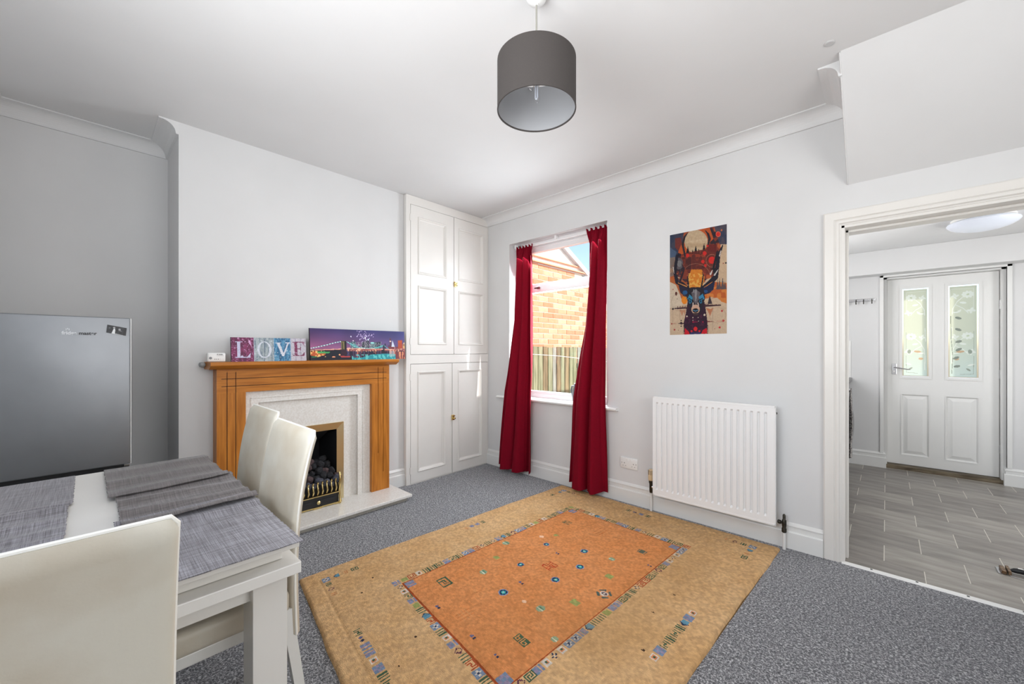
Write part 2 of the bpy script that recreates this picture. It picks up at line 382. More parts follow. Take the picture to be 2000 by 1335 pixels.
# vinyl planks, each one a piece of the kitchen floor
fk = bpy.data.objects['floor_kitchen']
TL, TW = 0.327, 0.2525
tile_me = []
for i in range(3):
    tb = bx(-TL/2+.0021, TL/2-.0021, -TW/2+.00025, TW/2-.00025, -.005, 0); me = bpy.data.meshes.new('vinyl_plank'); bmesh.ops.recalc_face_normals(tb, faces=tb.faces); tb.to_mesh(me); tb.free(); me.materials.append(M['vinyl'][i]); tile_me.append(me)
row = 0; y = 2.945+TW/2-.04
rows = []
yb = 3.115-TW
while yb < KY:
    off = 0.150 if (row % 2 == 0) else -0.010
    k0 = int(math.floor((KL-off)/TL))
    for k in range(k0, 9):
        x0 = off+k*TL; x1 = x0+TL
        if x1 <= KL or x0 >= KR: continue
        ya, yc = max(yb, D+.008), min(yb+TW, KY)
        xa, xc = max(x0, KL), min(x1, KR)
        if yc-ya < .02 or xc-xa < .02: continue
        o = bpy.data.objects.new('vinyl_plank', tile_me[random.randrange(3)]); C.objects.link(o); o.parent = fk
        o.location = ((xa+xc)/2, (ya+yc)/2, 0); o.scale = ((xc-xa)/TL, (yc-ya)/TW, 1)
    yb += TW; row += 1
# door threshold strip
t = thing('threshold_strip', 'white metal threshold strip between dark carpet and kitchen floor', 'threshold strip', (0.2, D, 0))
obj('strip', prism([(-.018, 0), (-.012, .006), (.012, .006), (.018, 0)], lambda u, v, w_: (w_, D-.004+u, v), -0.185, 0.62), M['plastic'], t)
for x in (-0.06, 0.115, 0.29, 0.46):
    obj('screw', lathe([(0.0055, 0.0055), (0.0055, 0.0072), (0.003, 0.0078)], (x, D-.004, 0), seg=10), M['black'], t)

# ------------------------------------------------------------------ doorway casing (no leaf)
dn = bpy.data.objects.new('door_1', None); C.objects.link(dn); dn.location = (0.2, D, 0); dn['kind'] = 'structure'; dn['label'] = 'off-white architrave around the open doorway to the kitchen'
ap = [(0, 0), (0.0, 0.016), (0.006, 0.020), (0.046, 0.020), (0.052, 0.014), (0.058, 0.017), (0.068, 0.017), (0.074, 0.010), (0.080, 0.008), (0.080, 0)]
# u: 0 outer edge .. 0.08 inner edge, v: projection from wall
bm = bmesh.new()
def arch_ring(path_fn):
    rings = []
    for fn in path_fn: rings.append([bm.verts.new(fn(u, v)) for u, v in ap])
    for a, b in zip(rings, rings[1:]):
        for j in range(len(ap)): bm.faces.new((a[j], a[(j+1) % len(ap)], b[(j+1) % len(ap)], b[j]))
    bm.faces.new(rings[0][::-1]); bm.faces.new(rings[-1])
x0, x1, zt = -0.266, 0.62+.081, 1.988
arch_ring([lambda u, v: (x0+u, D-v, 0.0), lambda u, v: (x0+u, D-v, zt-u), lambda u, v: (x1-u, D-v, zt-u), lambda u, v: (x1-u, D-v, 0.0)])
obj('architrave', bm, M['arch'], dn)
obj('jamb', bxs([(-0.187, -0.172, D-.004, D+TK+.02, 0, 1.907), (0.607, 0.622, D-.004, D+TK+.02, 0, 1.907), (-0.187, 0.622, D-.004, D+TK+.02, 1.893, 1.909), (-0.172, -0.160, D+.075, D+.11, 0, 1.893), (-0.172, 0.607, D+.075, D+.11, 1.881, 1.893)], bev=.001), M['arch'], dn)

# ------------------------------------------------------------------ window in the north wall
wn = bpy.data.objects.new('window_1', None); C.objects.link(wn); wn.location = (-2.23, D+.1, 0.735); wn['kind'] = 'structure'; wn['label'] = 'white plastic window with top light above a transom'
WY0, WY1 = 3.045, 3.115
fr = [(WIN[0], WIN[0]+.07, WY0, WY1, .735, WIN[3]), (WIN[1]-.07, WIN[1], WY0, WY1, .735, WIN[3]), (WIN[0], WIN[1], WY0, WY1, .735, .775), (WIN[0], WIN[1], WY0, WY1, 2.212, WIN[3])]
obj('window_frame', bxs(fr, bev=.004), M['upvc'], wn)
obj('transom', bxs([(WIN[0]+.06, WIN[1]-.06, WY0-.008, WY1, 1.772, 1.858)], bev=.006), M['upvc'], wn)
obj('sash', bxs([(WIN[0]+.06, WIN[1]-.06, WY0+.008, WY1-.01, 2.172, 2.215), (WIN[0]+.06, WIN[0]+.1, WY0+.008, WY1-.01, 1.85, 2.2), (WIN[1]-.1, WIN[1]-.06, WY0+.008, WY1-.01, 1.85, 2.2), (WIN[0]+.06, WIN[1]-.06, WY0+.008, WY1-.01, .772, .800)], bev=.004), M['upvc'], wn)
obj('pane', bx(WIN[0]+.06, WIN[1]-.06, 3.078, 3.084, .79, 1.775), M['glass'], wn)
obj('pane', bx(WIN[0]+.06, WIN[1]-.06, 3.078, 3.084, 1.855, 2.18), M['glass'], wn)
h = obj('window_handle', bx(-2.50, -2.46, WY0-.022, WY0-.008, 1.80, 1.825, bev=.003), M['chrome'], wn)
obj('handle_lever', bx(-2.53, -2.47, WY0-.03, WY0-.02, 1.806, 1.818, bev=.003), M['darkmetal'], h)
obj('window_sill', prism([(0, 0), (0, .006), (-.004, .016), (.0, .0196), (.01, .0225), (.155, .0225), (.155, 0)], lambda u, v, w_: (w_, D-.035+u, .715+v), WIN[0]+.001, WIN[1]-.001), M['gloss'], wn)
obj('sill_nosing', prism([(0, 0), (-.004, .006), (-.004, .015), (.0, .0196), (.01, .0225), (.037, .0225), (.037, 0)], lambda u, v, w_: (w_, D-.037+u, .714+v), -2.945, -1.578), M['gloss'], wn)

# ------------------------------------------------------------------ outside
struct('ground', bx(-14, 14, D+TK, 30, -.4, -.15), M['yard'])
b = thing('neighbouring_house', 'orange brick house with a sloping gable seen through the window', 'house', (-3.6, 4.6, -.15))
gx = -3.55
zl = lambda y: 2.73-(y-4.93)*0.50
obj('mortar_wall', prism([(3.3, -.15), (7.6, -.15), (7.6, 1.6), (6.9, 1.72), (3.3, 2.42), (3.3, 2.42)][:4]+[(6.6, 1.85), (5.35, 2.42), (3.3, 2.42)], lambda u, v, w_: (w_, u, v), gx-.2, gx), M['mortar'], b)
bmes = []
for i in range(3):
    tb = bx(-.006, .004, -.1075, .1075, -.0325, .0325); me = bpy.data.meshes.new('brick'); bmesh.ops.recalc_face_normals(tb, faces=tb.faces); tb.to_mesh(me); tb.free(); me.materials.append(M['brick'][i]); bmes.append(me)
nb = 0
for r in range(22):
    z = 0.88+r*.075
    for k in range(14):
        y = 3.75+k*.225+(0.1125 if r % 2 else 0)
        if z+.04 > zl(y+.11)-.06 or z > 2.39 or y > 6.3: continue
        o = bpy.data.objects.new('brick', random.choice(bmes)); C.objects.link(o); o.parent = b; o.matrix_parent_inverse = Matrix.Translation(b.location).inverted()
        o.location = (gx+random.uniform(0, .003), y, z); nb += 1
obj('gable', prism([(3.3, 2.40), (5.55, 2.40), (4.93, 2.70), (3.3, 3.52)], lambda u, v, w_: (w_, u, v), gx-.2, gx+.005), M['render'], b)
obj('eaves_course', bxs([(gx, gx+.05, 3.3, 5.5, 2.42, 2.44), (gx, gx+.035, 3.3, 5.42, 2.50, 2.515)]), M['brick'][1], b)
obj('roof_verge', prism([(3.3, 3.50), (3.3, 3.58), (7.6, 1.43), (7.6, 1.35)], lambda u, v, w_: (w_, u, v), gx-.25, gx+.06), M['rooftile'], b)
f = thing('garden_fence', 'weathered closeboard timber fence standing in front of the brick house', 'fence', (-3.2, 4.2, -.15))
y = 3.30; k = 0
while y < 5.9:
    wd = random.uniform(.078, .098); fx = -3.2+random.uniform(-.006, .006); zt_ = 1.245+random.uniform(-.006, .008)
    bm = bmesh.new(); add_prism(bm, [(0, .004), (.0, .018), (wd, .010), (wd+.004, .0)], lambda u, v, w_: (fx+v, y+u, w_), -.15, zt_)
    obj('fence_board', bm, random.choice(M['fence']), f); y += wd+.006
obj('fence_rail', bxs([(-3.235, -3.2, 3.3, 5.9, .25, .32), (-3.235, -3.2, 3.3, 5.9, .95, 1.02)]), M['fence'][2], f)
cl = thing('clothesline', 'thin white clothesline strung across the yard outside the window', 'clothesline', (-1.9, 4.8, -.15))
obj('line', tube([(-3.19, 3.36, 1.175), (-2.75, 3.75, 1.135), (-2.3, 4.3, 1.05), (-1.9, 4.8, .97)], .0035, 6), M['white_line'], cl)
obj('post', bx(-1.92, -1.88, 4.8, 4.84, -.15, 1.1), M['fence'][2], cl)
# unseen wall added to keep direct sun out of the east openings
struct('wall_sun_blocker', bx(3.6, 3.8, -3, 6.0, -.15, 5.2), M['render'], label='unseen blank wall added to block the sun from the east openings')

# ------------------------------------------------------------------ curtains and rail
t = thing('curtain_rail', 'white plastic curtain track fixed inside the top of the window recess', 'curtain rail', (-2.23, 2.99, 2.235))
obj('track', bxs([(WIN[0]+.03, WIN[1]-.005, 2.990, 3.010, 2.222, 2.240)], bev=.003), M['upvc'], t)
for x in (-2.755, -2.25, -1.70): obj('bracket', bx(x-.012, x+.012, 2.984, 3.014, 2.236, 2.272, bev=.002), M['upvc'], t)
def curtain(label, keys, folds, seed):
    """keys: (z, xleft, xright, ycentre, fold depth)"""
    r = random.Random(seed); NZ, NU = 70, 140
    keys = sorted(keys, key=lambda q: -q[0]); zs = np.array([q[0] for q in keys][::-1])
    ph = [r.uniform(0, 6.28) for _ in range(4)]
    V = []; F_ = []
    for side in (0, 1):
        for i in range(NZ+1):
            z = keys[0][0]+(keys[-1][0]-keys[0][0])*(i/NZ)
            g = [float(np.interp(z, zs, np.array([q[j] for q in keys])[::-1])) for j in (1, 2, 3, 4)]
            top = max(0, 1-(keys[0][0]-z)/.10)
            for j in range(NU+1):
                u = j/NU
                s = folds*2*PI*(u+0.03*math.sin(2*PI*u*1.3+ph[0])+0.012*math.sin(z*2.2+ph[1]))
                sn = math.sin(s); fold = (math.copysign(abs(sn)**.7, sn)+0.30*math.sin(2*s+ph[2]+z*.7)+0.16*math.sin(3.3*s+ph[3]+z*1.4)*(.5+.5*math.sin(z*1.7+ph[0])))
                fold += .12*math.sin(z*5+u*9+ph[1])*math.sin(u*17+z*1.1)
                fold2 = math.sin(folds*4.0*2*PI*u+ph[3])
                dep = g[3]*(1-top)*fold+0.008*top*fold2
                x = g[0]+(g[1]-g[0])*u+0.55*g[3]*(1-top)*math.cos(s)*math.sin(PI*u)
                yy = g[2]+dep+side*.0025
                zz = z
                if i == 0: zz += 0.012*math.sin(folds*4*PI*u+1)
                if i == NZ: zz += 0.004*math.sin(s+.6)
                V.append((x, yy, zz))
        base = side*(NZ+1)*(NU+1)
        for i in range(NZ):
            for j in range(NU):
                a = base+i*(NU+1)+j; q = (a, a+1, a+NU+2, a+NU+1); F_.append(q if side == 0 else q[::-1])
    N1 = (NZ+1)*(NU+1)
    for i in range(NZ):
        for j in (0, NU):
            a = i*(NU+1)+j; b_ = a+NU+1; F_.append((a, a+N1, b_+N1, b_))
    for j in range(NU):
        for i in (0, NZ):
            a = i*(NU+1)+j; F_.append((a, a+1, a+1+N1, a+N1))
    me = bpy.data.meshes.new('curtain'); me.from_pydata(V, [], F_); me.update()
    bm = bmesh.new(); bm.from_mesh(me); o = obj('curtain', bm, M['curtain'], smooth=True, angle=80); o.name = 'curtain'
    return tag(o, label, 'curtain', 'crimson curtains at the window')
curtain('narrower crimson curtain at the left side of the window, hanging just above the carpet',
        [(2.232, -2.728, -2.52, 2.978, .010), (2.13, -2.728, -2.500, 2.958, .028), (1.5, -2.712, -2.462, 2.915, .036), (1.12, -2.750, -2.438, 2.880, .038), (.95, -2.765, -2.428, 2.862, .036), (.80, -2.780, -2.420, 2.842, .034), (.66, -2.792, -2.418, 2.836, .036), (.045, -2.868, -2.425, 2.838, .056)], 2.6, 3)
curtain('wider crimson curtain at the right side of the window, hem brushing the rug',
        [(2.245, -1.905, -1.70, 2.978, .010), (2.12, -1.868, -1.698, 2.958, .028), (1.85, -1.862, -1.698, 2.938, .034), (1.4, -1.888, -1.690, 2.905, .038), (1.1, -1.935, -1.672, 2.876, .038), (.95, -1.952, -1.663, 2.860, .036), (.80, -1.970, -1.655, 2.842, .034), (.66, -1.980, -1.650, 2.836, .036), (.050, -2.018, -1.640, 2.832, .058)], 2.3, 8)
t = thing('jug', 'grey jug on the window sill, mostly hidden behind the right curtain', 'jug', (-1.99, 2.985, .7375))
obj('jug_body', lathe([(.045, 0), (.055, .01), (.062, .06), (.058, .11), (.044, .15), (.046, .17), (.04, .17), (.038, .15)], (-1.985, 2.985, .7376), seg=24), M['jug'], t, smooth=True)
obj('handle', tube([(-2.035, 2.985, .885), (-2.06, 2.985, .88), (-2.07, 2.985, .84), (-2.055, 2.985, .80), (-2.04, 2.985, .79)], .007, 8), M['jug'], t, smooth=True)

# ------------------------------------------------------------------ built-in cupboard
cb = thing('built_in_cupboard', 'tall off-white painted built-in cupboard with four panelled doors in the corner', 'cupboard', (CX, 2.43, 0))
bm = bmesh.new()
LD, RD = 1.978, 2.922; MU, ML = 2.470, 2.448
holes(bm, BY1-.002, D-.002, 0, CZ-.002, [(LD, RD, 1.162, 2.51), (LD, RD, .004, 1.080)], lambda a, b_, c, d: add_box(bm, CX-.04, CX, a, b_, c, d))
obj('face_frame', bm, M['cream_gloss'], cb)
obj('carcass', bxs([(CX-.30, CX-.29, BY1, D-.003, 0, CZ-.002), (CX-.29, CX-.04, BY1, D-.003, 1.10, 1.15)]), M['cream_gloss'], cb)
def cup_door(y0, y1, z0, z1, panels, lab, hinge_left):
    g = .0034; bm = bmesh.new(); xf = CX+.001
    holes(bm, y0+g, y1-g, z0+g, z1-g, panels, lambda a, b_, c, d: add_box(bm, xf-.024, xf, a, b_, c, d))
    for p in panels: add_box(bm, xf-.024, xf-.013, *p)
    d_ = obj('cupboard_door', bm, M['cream_gloss'], cb)
    bm = bmesh.new()
    for (a, b_, c, d) in panels:
        # bolection moulding ring, mitred
        prof = [(0, -.012), (0, .004), (.005, .007), (.010, .003), (.014, .003), (.018, -.003), (.022, -.008), (.028, -.0105), (.028, -.013)]
        rings = []
        for (cy, cz, sy, sz) in ((a, c, 1, 1), (b_, c, -1, 1), (b_, d, -1, -1), (a, d, 1, -1)):
            rings.append([bm.verts.new((xf+v, cy+sy*u, cz+sz*u)) for u, v in prof])
        for i in range(4):
            A, B = rings[i], rings[(i+1) % 4]
            for j in range(len(prof)-1): bm.faces.new((A[j], A[j+1], B[j+1], B[j]))
    obj('moulding', bm, M['cream_gloss'], d_)
    yy = y0 if hinge_left else y1
    for zz in (z0+.12, z1-.12):
        h_ = obj('hinge', bx(xf-.002, xf+.004, yy-.006, yy+.006, zz-.03, zz+.03, bev=.0015), M['cream_gloss'], d_)
    return d_
du = cup_door(LD, MU, 1.162, 2.51, [(2.058, 2.382, 1.892, 2.412), (2.058, 2.382, 1.254, 1.790)], '', True)
dv = cup_door(MU, RD, 1.162, 2.51, [(2.528, 2.858, 1.892, 2.412), (2.528, 2.858, 1.254, 1.790)], '', False)
dl = cup_door(LD, ML, .004, 1.080, [(2.054, 2.364, .10, 1.008)], '', True)
dr = cup_door(ML, RD, .004, 1.080, [(2.522, 2.840, .10, 1.008)], '', False)
for d_, y, z in ((dv, 2.478, 1.85), (dr, 2.448, .545)):
    bm = bxs([(CX+.002, CX+.005, y-.012, y+.024, z-.026, z+.026), (CX+.002, CX+.020, y-.012, y-.004, z-.022, z+.022), (CX+.012, CX+.024, y-.012, y+.020, z+.012, z+.022)], bev=.0015)
    add_lathe(bm, [(.006, 0), (.006, .014), (.011, .018), (.012, .026), (.007, .031)], (CX+.004, y+.008, z-.006), (1, 0, 0), 14)
    obj('latch', bm, M['brass'], d_)

# ------------------------------------------------------------------ fireplace
fp = thing('fireplace', 'oak fire surround with cream marble back panel and hearth on the chimney breast', 'fireplace', (-3.1, 1.145, 0))
FX = -3.04
obj('hearth', bx(BX, -2.768, .505, 1.785, .030, .052, bev=.004), M['marble'], fp)
obj('hearth_plinth', bx(BX, -2.800, .535, 1.755, 0, .030), M['plinth'], fp)
def pillar(y0, y1, gs, ends):
    """front boards with real grooves; gs = groove centres, ends = lower ends"""
    bm = bmesh.new(); g = .0022
    hs = [(q-g, q+g, e, 1.062) for q, e in zip(gs, ends)]
    holes(bm, y0, y1, .052, .93, [(q-g, q+g, e, .94) for q, e in zip(gs, ends)], lambda a, b_, c, d: add_box(bm, FX-.006, FX, a, b_, c, d))
    add_box(bm, BX, FX-.006, y0, y1, .052, .93)
    return obj('pillar', bm, M['oak_v'], fp)
gl = (.608, .654); gr = (1.636, 1.682)
pillar(.554, .709, gl, (.20, .30)); pillar(1.581, 1.736, gr, (.36, .20))
bm = bmesh.new(); g = .0022
hh = (0.972, 1.020)
hs = [(q-g, q+g, .93, 1.062) for q in gl+gr]+[(.578, 1.712, q-g, q+g) for q in hh]
holes(bm, .554, 1.736, .93, 1.083, hs, lambda a, b_, c, d: add_box(bm, FX-.006, FX, a, b_, c, d))
add_box(bm, BX, FX-.006, .554, 1.736, .93, 1.083)
obj('header', bm, M['oak_h'], fp)
obj('groove_lining', bxs([(FX-.007, FX-.0055, q-.0021, q+.0021, e, 1.061) for q, e in zip(gl+gr, (.20, .30, .36, .20))]+[(FX-.007, FX-.0055, .579, 1.711, q-.0021, q+.0021) for q in hh]), M['groove'], fp)
obj('mantel_shelf', prism([(BX, 1.083), (-2.995, 1.083), (-2.952, 1.106), (-2.950, 1.110), (-2.950, 1.124), (-2.955, 1.128), (BX, 1.128)], lambda u, v, w_: (u, w_, v), .508, 1.775), M['oak_h'], fp)
obj('shelf_end_cap', bx(BX, BX+.06, .478, .508, 1.098, 1.126, bev=.01), mat('grey_bracket', L(150, 150, 150), .6), fp)
# marble back panel in two steps with a routed line
bm = bmesh.new()
holes(bm, .709, 1.581, .052, .93, [(.789, 1.480, .052, .850)], lambda a, b_, c, d: add_box(bm, BX, BX+.070, a, b_, c, d))
holes(bm, .789, 1.480, .052, .850, [(.93, 1.36, .052, .630)], lambda a, b_, c, d: add_box(bm, BX, BX+.040, a, b_, c, d))
obj('marble_panel', bm, M['marble'], fp)
obj('marble_bead', bxs([(BX+.070, BX+.074, .745, .750, .052, .885), (BX+.070, BX+.074, 1.520, 1.525, .052, .885), (BX+.070, BX+.074, .745, 1.525, .882, .887)]), M['marble'], fp)
# brass trim around the opening
bm = bmesh.new(); o_, i_ = (.916, 1.374, .052, .646), (.967, 1.323, .052, .594)
bx_ = BX+.041
def q(pts): bm.faces.new([bm.verts.new(p) for p in pts])
xo, xi = bx_+.012, bx_+.004
q([(xo, o_[0], .052), (xi, i_[0], .052), (xi, i_[0], i_[3]), (xo, o_[0], o_[3])]); q([(xo, o_[1], .052), (xo, o_[1], o_[3]), (xi, i_[1], i_[3]), (xi, i_[1], .052)])
q([(xo, o_[0], o_[3]), (xi, i_[0], i_[3]), (xi, i_[1], i_[3]), (xo, o_[1], o_[3])])
bmesh.ops.remove_doubles(bm, verts=bm.verts, dist=1e-5)
r_ = bmesh.ops.extrude_face_region(bm, geom=bm.faces[:]); vv = [e for e in r_['geom'] if isinstance(e, bmesh.types.BMVert)]
for v_ in vv: v_.co.x = bx_-.002
bmesh.ops.recalc_face_normals(bm, faces=bm.faces)
obj('brass_frame', bm, M['brushed_brass'], fp)
obj('firebox', bxs([(-3.46, -3.44, .95, 1.34, .05, .62), (-3.45, BX+.04, .955, .968, .05, .62), (-3.45, BX+.04, 1.322, 1.335, .05, .62), (-3.45, BX+.04, .955, 1.335, .592, .61), (-3.45, BX+.04, .955, 1.335, .045, .053)]), M['soot'], fp)
obj('canopy', prism([(-3.44, .59), (-3.13, .59), (-3.30, .50), (-3.44, .44)], lambda u, v, w_: (u, w_, v), 1.01, 1.28), M['soot'], fp)
# gas fire basket
gt = thing('fire_basket', 'black and brass fire basket filled with imitation coals on the marble hearth', 'fire basket', (-3.05, 1.145, .052))
GX = -3.005
obj('ash_pan_cover', bxs([(GX-.10, GX-.006, .99, 1.30, .062, .135), (GX-.006, GX, 1.02, 1.13-.03, .095, .112), (GX-.006, GX, 1.16, 1.27, .095, .112)], bev=.002), M['black'], gt)
obj('brass_rail', bxs([(GX-.012, GX+.002, .985, 1.305, .136, .144), (GX-.012, GX+.001, .985, 1.305, .056, .066)], bev=.002), M['brass'], gt)
obj('knob', lathe([(.004, 0), (.004, .012), (.012, .016), (.013, .024), (.006, .03)], (GX, 1.145, .103), (1, 0, 0), 16), M['brass'], gt, smooth=True)
for y in (1.085, 1.145, 1.205): pass
obj('skirt_foot', bxs([(GX-.008, GX+.004, 1.115, 1.175, .052, .066), (GX-.008, GX+.004, .985, 1.02, .052, .064), (GX-.008, GX+.004, 1.27, 1.305, .052, .064)], bev=.002), M['brass'], gt)
for s in (0, 1):
    y = .985 if s == 0 else 1.305
    prof = [(GX, .055), (GX+.012, .07), (GX+.004, .11), (GX-.006, .15), (GX+.004, .19), (GX+.012, .23), (GX+.004, .265), (GX-.004, .285)]
    obj('end_post', tube([(a, y, z) for a, z in prof], [.010, .011, .007, .009, .010, .010, .008, .006], 10), M['brass'], gt, smooth=True)
for k in range(9):
    y = 1.015+k*.0325
    prof = [(GX-.008, .150), (GX+.002, .158), (GX+.010, .178), (GX+.006, .200), (GX-.002, .222), (GX+.004, .238), (GX+.008, .246)]
    obj('fire_bar', tube([(a, y, z) for a, z in prof], [.0045, .0065, .0075, .006, .0045, .007, .004], 8), M['brass'], gt, smooth=True)
obj('basket_back', bxs([(-3.20, GX-.012, .985, 1.305, .135, .155), (GX-.020, GX-.012, .99, 1.30, .15, .215), (-3.21, -3.20, .985, 1.305, .06, .27)]), M['soot'], gt)
def coal_mesh(i, r):
    bm = bmesh.new(); bmesh.ops.create_icosphere(bm, subdivisions=2, radius=1)
    rr = random.Random(i)
    for v in bm.verts:
        c = v.co; mx_ = max(abs(c.x), abs(c.y), abs(c.z)); c2 = c/mx_*0.82
        v.co = (c*.30+c2*.70)*(1+rr.uniform(-.07, .07))
    for v in bm.verts: v.co = Vector((v.co.x, v.co.y*1.0, v.co.z*.82))*r
    me = bpy.data.meshes.new('coal'); bm.to_mesh(me); bm.free(); me.materials.append(M['coal'][i % 3]); return me
cms = [coal_mesh(i, .031) for i in range(6)]
ci = 0
for row_, (x, z, n_, y0) in enumerate([(-3.035, .222, 8, 1.008), (-3.075, .252, 7, 1.025), (-3.115, .288, 7, 1.005), (-3.15, .325, 6, 1.03), (-3.18, .352, 5, 1.06)]):
    for k in range(n_):
        mi = random.choice((1, 4)) if row_ == 0 else random.choice((0, 0, 2, 3, 5))
        o = bpy.data.objects.new('coal', cms[mi]); C.objects.link(o); o.parent = gt; o.matrix_parent_inverse = Matrix.Translation(gt.location).inverted()
        o.location = (x+random.uniform(-.006, .006), y0+k*(.285/(n_-1) if row_ < 3 else .047)+random.uniform(-.005, .005), z+random.uniform(-.006, .008)+(.012*math.sin(k*1.9)))
        o.rotation_euler = (random.uniform(0, 3), random.uniform(0, 3), random.uniform(0, 3)); s_ = random.uniform(.85, 1.12); o.scale = (s_, s_, s_)
        ci += 1

# ------------------------------------------------------------------ flat artwork painted as colour attributes
class Art:
    def __init__(s, nx, ny, toXY, base):
        s.nx, s.ny = nx, ny
        u, v = np.meshgrid((np.arange(nx)+.5)/nx, (np.arange(ny)+.5)/ny); s.u, s.v = u, v
        s.X, s.Y = toXY(u, v); s.c = np.empty((ny, nx, 3)); s.c[:] = base
    def noise(s, sx, sy, seed):
        r = np.random.default_rng(seed); g = r.random((sy+2, sx+2)); fx = s.u*sx; fy = s.v*sy
        ix = fx.astype(int); iy = fy.astype(int); tx = fx-ix; ty = fy-iy; tx = tx*tx*(3-2*tx); ty = ty*ty*(3-2*ty)
        return (g[iy, ix]*(1-tx)+g[iy, ix+1]*tx)*(1-ty)+(g[iy+1, ix]*(1-tx)+g[iy+1, ix+1]*tx)*ty
    def put(s, mask, col, a=1.0):
        m = (mask*a)[..., None] if mask.dtype != bool else (mask.astype(float)*a)[..., None]
        s.c = s.c*(1-m)+np.asarray(col, float)*m
    def poly(s, pts, col, a=1.0):
        inside = np.zeros(s.X.shape, bool); n = len(pts)
        for i in range(n):
            x0, y0 = pts[i]; x1, y1 = pts[(i+1) % n]
            if y0 == y1: continue
            c = ((y0 > s.Y) != (y1 > s.Y)) & (s.X < (x1-x0)*(s.Y-y0)/(y1-y0)+x0); inside ^= c
        s.put(inside, col, a); return inside
    def ell(s, cx, cy, rx, ry, col, a=1.0, soft=0):
        d = ((s.X-cx)/rx)**2+((s.Y-cy)/ry)**2
        s.put((d < 1) if not soft else np.clip((1-d)/soft, 0, 1), col, a)
    def ring(s, cx, cy, rx, ry, w, col, a=1.0):
        d = np.sqrt(((s.X-cx)/rx)**2+((s.Y-cy)/ry)**2); s.put(np.abs(d-1)*min(rx, ry) < w, col, a)
    def rect(s, x0, x1, y0, y1, col, a=1.0): s.put((s.X >= x0) & (s.X <= x1) & (s.Y >= y0) & (s.Y <= y1), col, a)
    def line(s, pts, w, col, a=1.0):
        for i, ((x0, y0), (x1, y1)) in enumerate(zip(pts, pts[1:])):
            w0, w1 = (w, w) if not isinstance(w, (list, tuple)) else (w[i], w[i+1])
            dx, dy = x1-x0, y1-y0; t_ = np.clip(((s.X-x0)*dx+(s.Y-y0)*dy)/(dx*dx+dy*dy+1e-9), 0, 1)
            d = np.hypot(s.X-x0-t_*dx, s.Y-y0-t_*dy); s.put(d < (w0+(w1-w0)*t_)/2, col, a)
    def face_mesh(s, name, fn, side_col, closed_depth=None):
        """one quad per pixel with face colours; fn(u,v,depth)->xyz; sides and back closed"""
        nx, ny = s.nx, s.ny
        U, V = np.meshgrid(np.arange(nx+1)/nx, np.arange(ny+1)/ny)
        P = fn(U.ravel(), V.ravel(), 0.0); n1 = (nx+1)*(ny+1)
        I = np.arange(n1).reshape(ny+1, nx+1)
        F = np.stack([I[:-1, :-1], I[1:, :-1], I[1:, 1:], I[:-1, 1:]], -1).reshape(-1, 4).tolist()
        cols = np.concatenate([lin(np.clip(s.c, 0, 255)).reshape(-1, 3), np.ones((nx*ny, 1))], 1)
        cs = fn(np.array([0., 1, 1, 0]), np.array([0., 0, 1, 1]), 1.0)
        Pl = np.concatenate([P, cs]).tolist(); b0 = n1
        fc = [I[0, 0], I[0, -1], I[-1, -1], I[-1, 0]]
        Pl += [Pl[int(i)] for i in fc]; f0 = n1+4
        for k in range(4): F.append([f0+k, f0+(k+1) % 4, b0+(k+1) % 4, b0+k])
        F.append([b0, b0+1, b0+2, b0+3])
        me = bpy.data.meshes.new(name); me.from_pydata(Pl, [], F); me.update()
        at = me.color_attributes.new('Col', 'FLOAT_COLOR', 'CORNER')
        fcol = np.concatenate([cols, np.tile(np.append(lin(side_col), 1.0), (5, 1))])
        at.data.foreach_set('color', np.repeat(fcol, 4, axis=0).astype(np.float32).ravel())
        return me

# --- stag poster
def toP(u, v):
    x = 92+598*u; t0 = 207-119*u; b0 = 1240-8*u; return x, t0+(b0-t0)*v
A = Art(150, 288, toP, (214, 186, 156))
n1, n2, n3 = A.noise(7, 12, 1), A.noise(16, 28, 2), A.noise(40, 70, 3)
A.put(((A.Y < 640+120*(n1-.5)*2)).astype(float), (70, 40, 48)); A.put((n1 > .52) & (A.Y < 660), (150, 62, 40), .8); A.put((n2 > .62) & (A.Y < 700), (206, 100, 52), .75); A.put((n2 < .3) & (A.Y < 620), (38, 34, 46), .85)
A.poly([(92, 205), (250, 170), (235, 260), (180, 400), (92, 560)], (52, 66, 92), .85); A.poly([(92, 330), (170, 380), (150, 430), (92, 440)], (84, 104, 132), .8)
A.poly([(560, 95), (690, 85), (690, 310), (620, 300), (600, 220)], (56, 70, 96), .8); A.poly([(150, 240), (215, 225), (230, 300), (190, 370), (150, 330)], (126, 50, 42), .9)
A.poly([(185, 385), (240, 250), (300, 165), (520, 120), (560, 240), (500, 300), (470, 380), (400, 420), (270, 420)], (206, 92, 40), .95)
A.poly([(632, 300), (690, 300), (690, 690), (600, 690), (560, 620), (620, 480)], (214, 182, 148)); A.poly([(92, 440), (150, 430), (150, 620), (92, 640)], (150, 128, 112), .8)
A.ell(378, 268, 122, 122, (214, 186, 150)); A.poly([(258, 290), (500, 285), (495, 330), (262, 330)], (186, 152, 116), .5); A.poly([(300, 255), (500, 240), (495, 262), (330, 280)], (226, 200, 168), .5)
A.put((n3 > .5) & (((A.X-378)/122)**2+((A.Y-268)/122)**2 < 1), (196, 166, 132), .4)
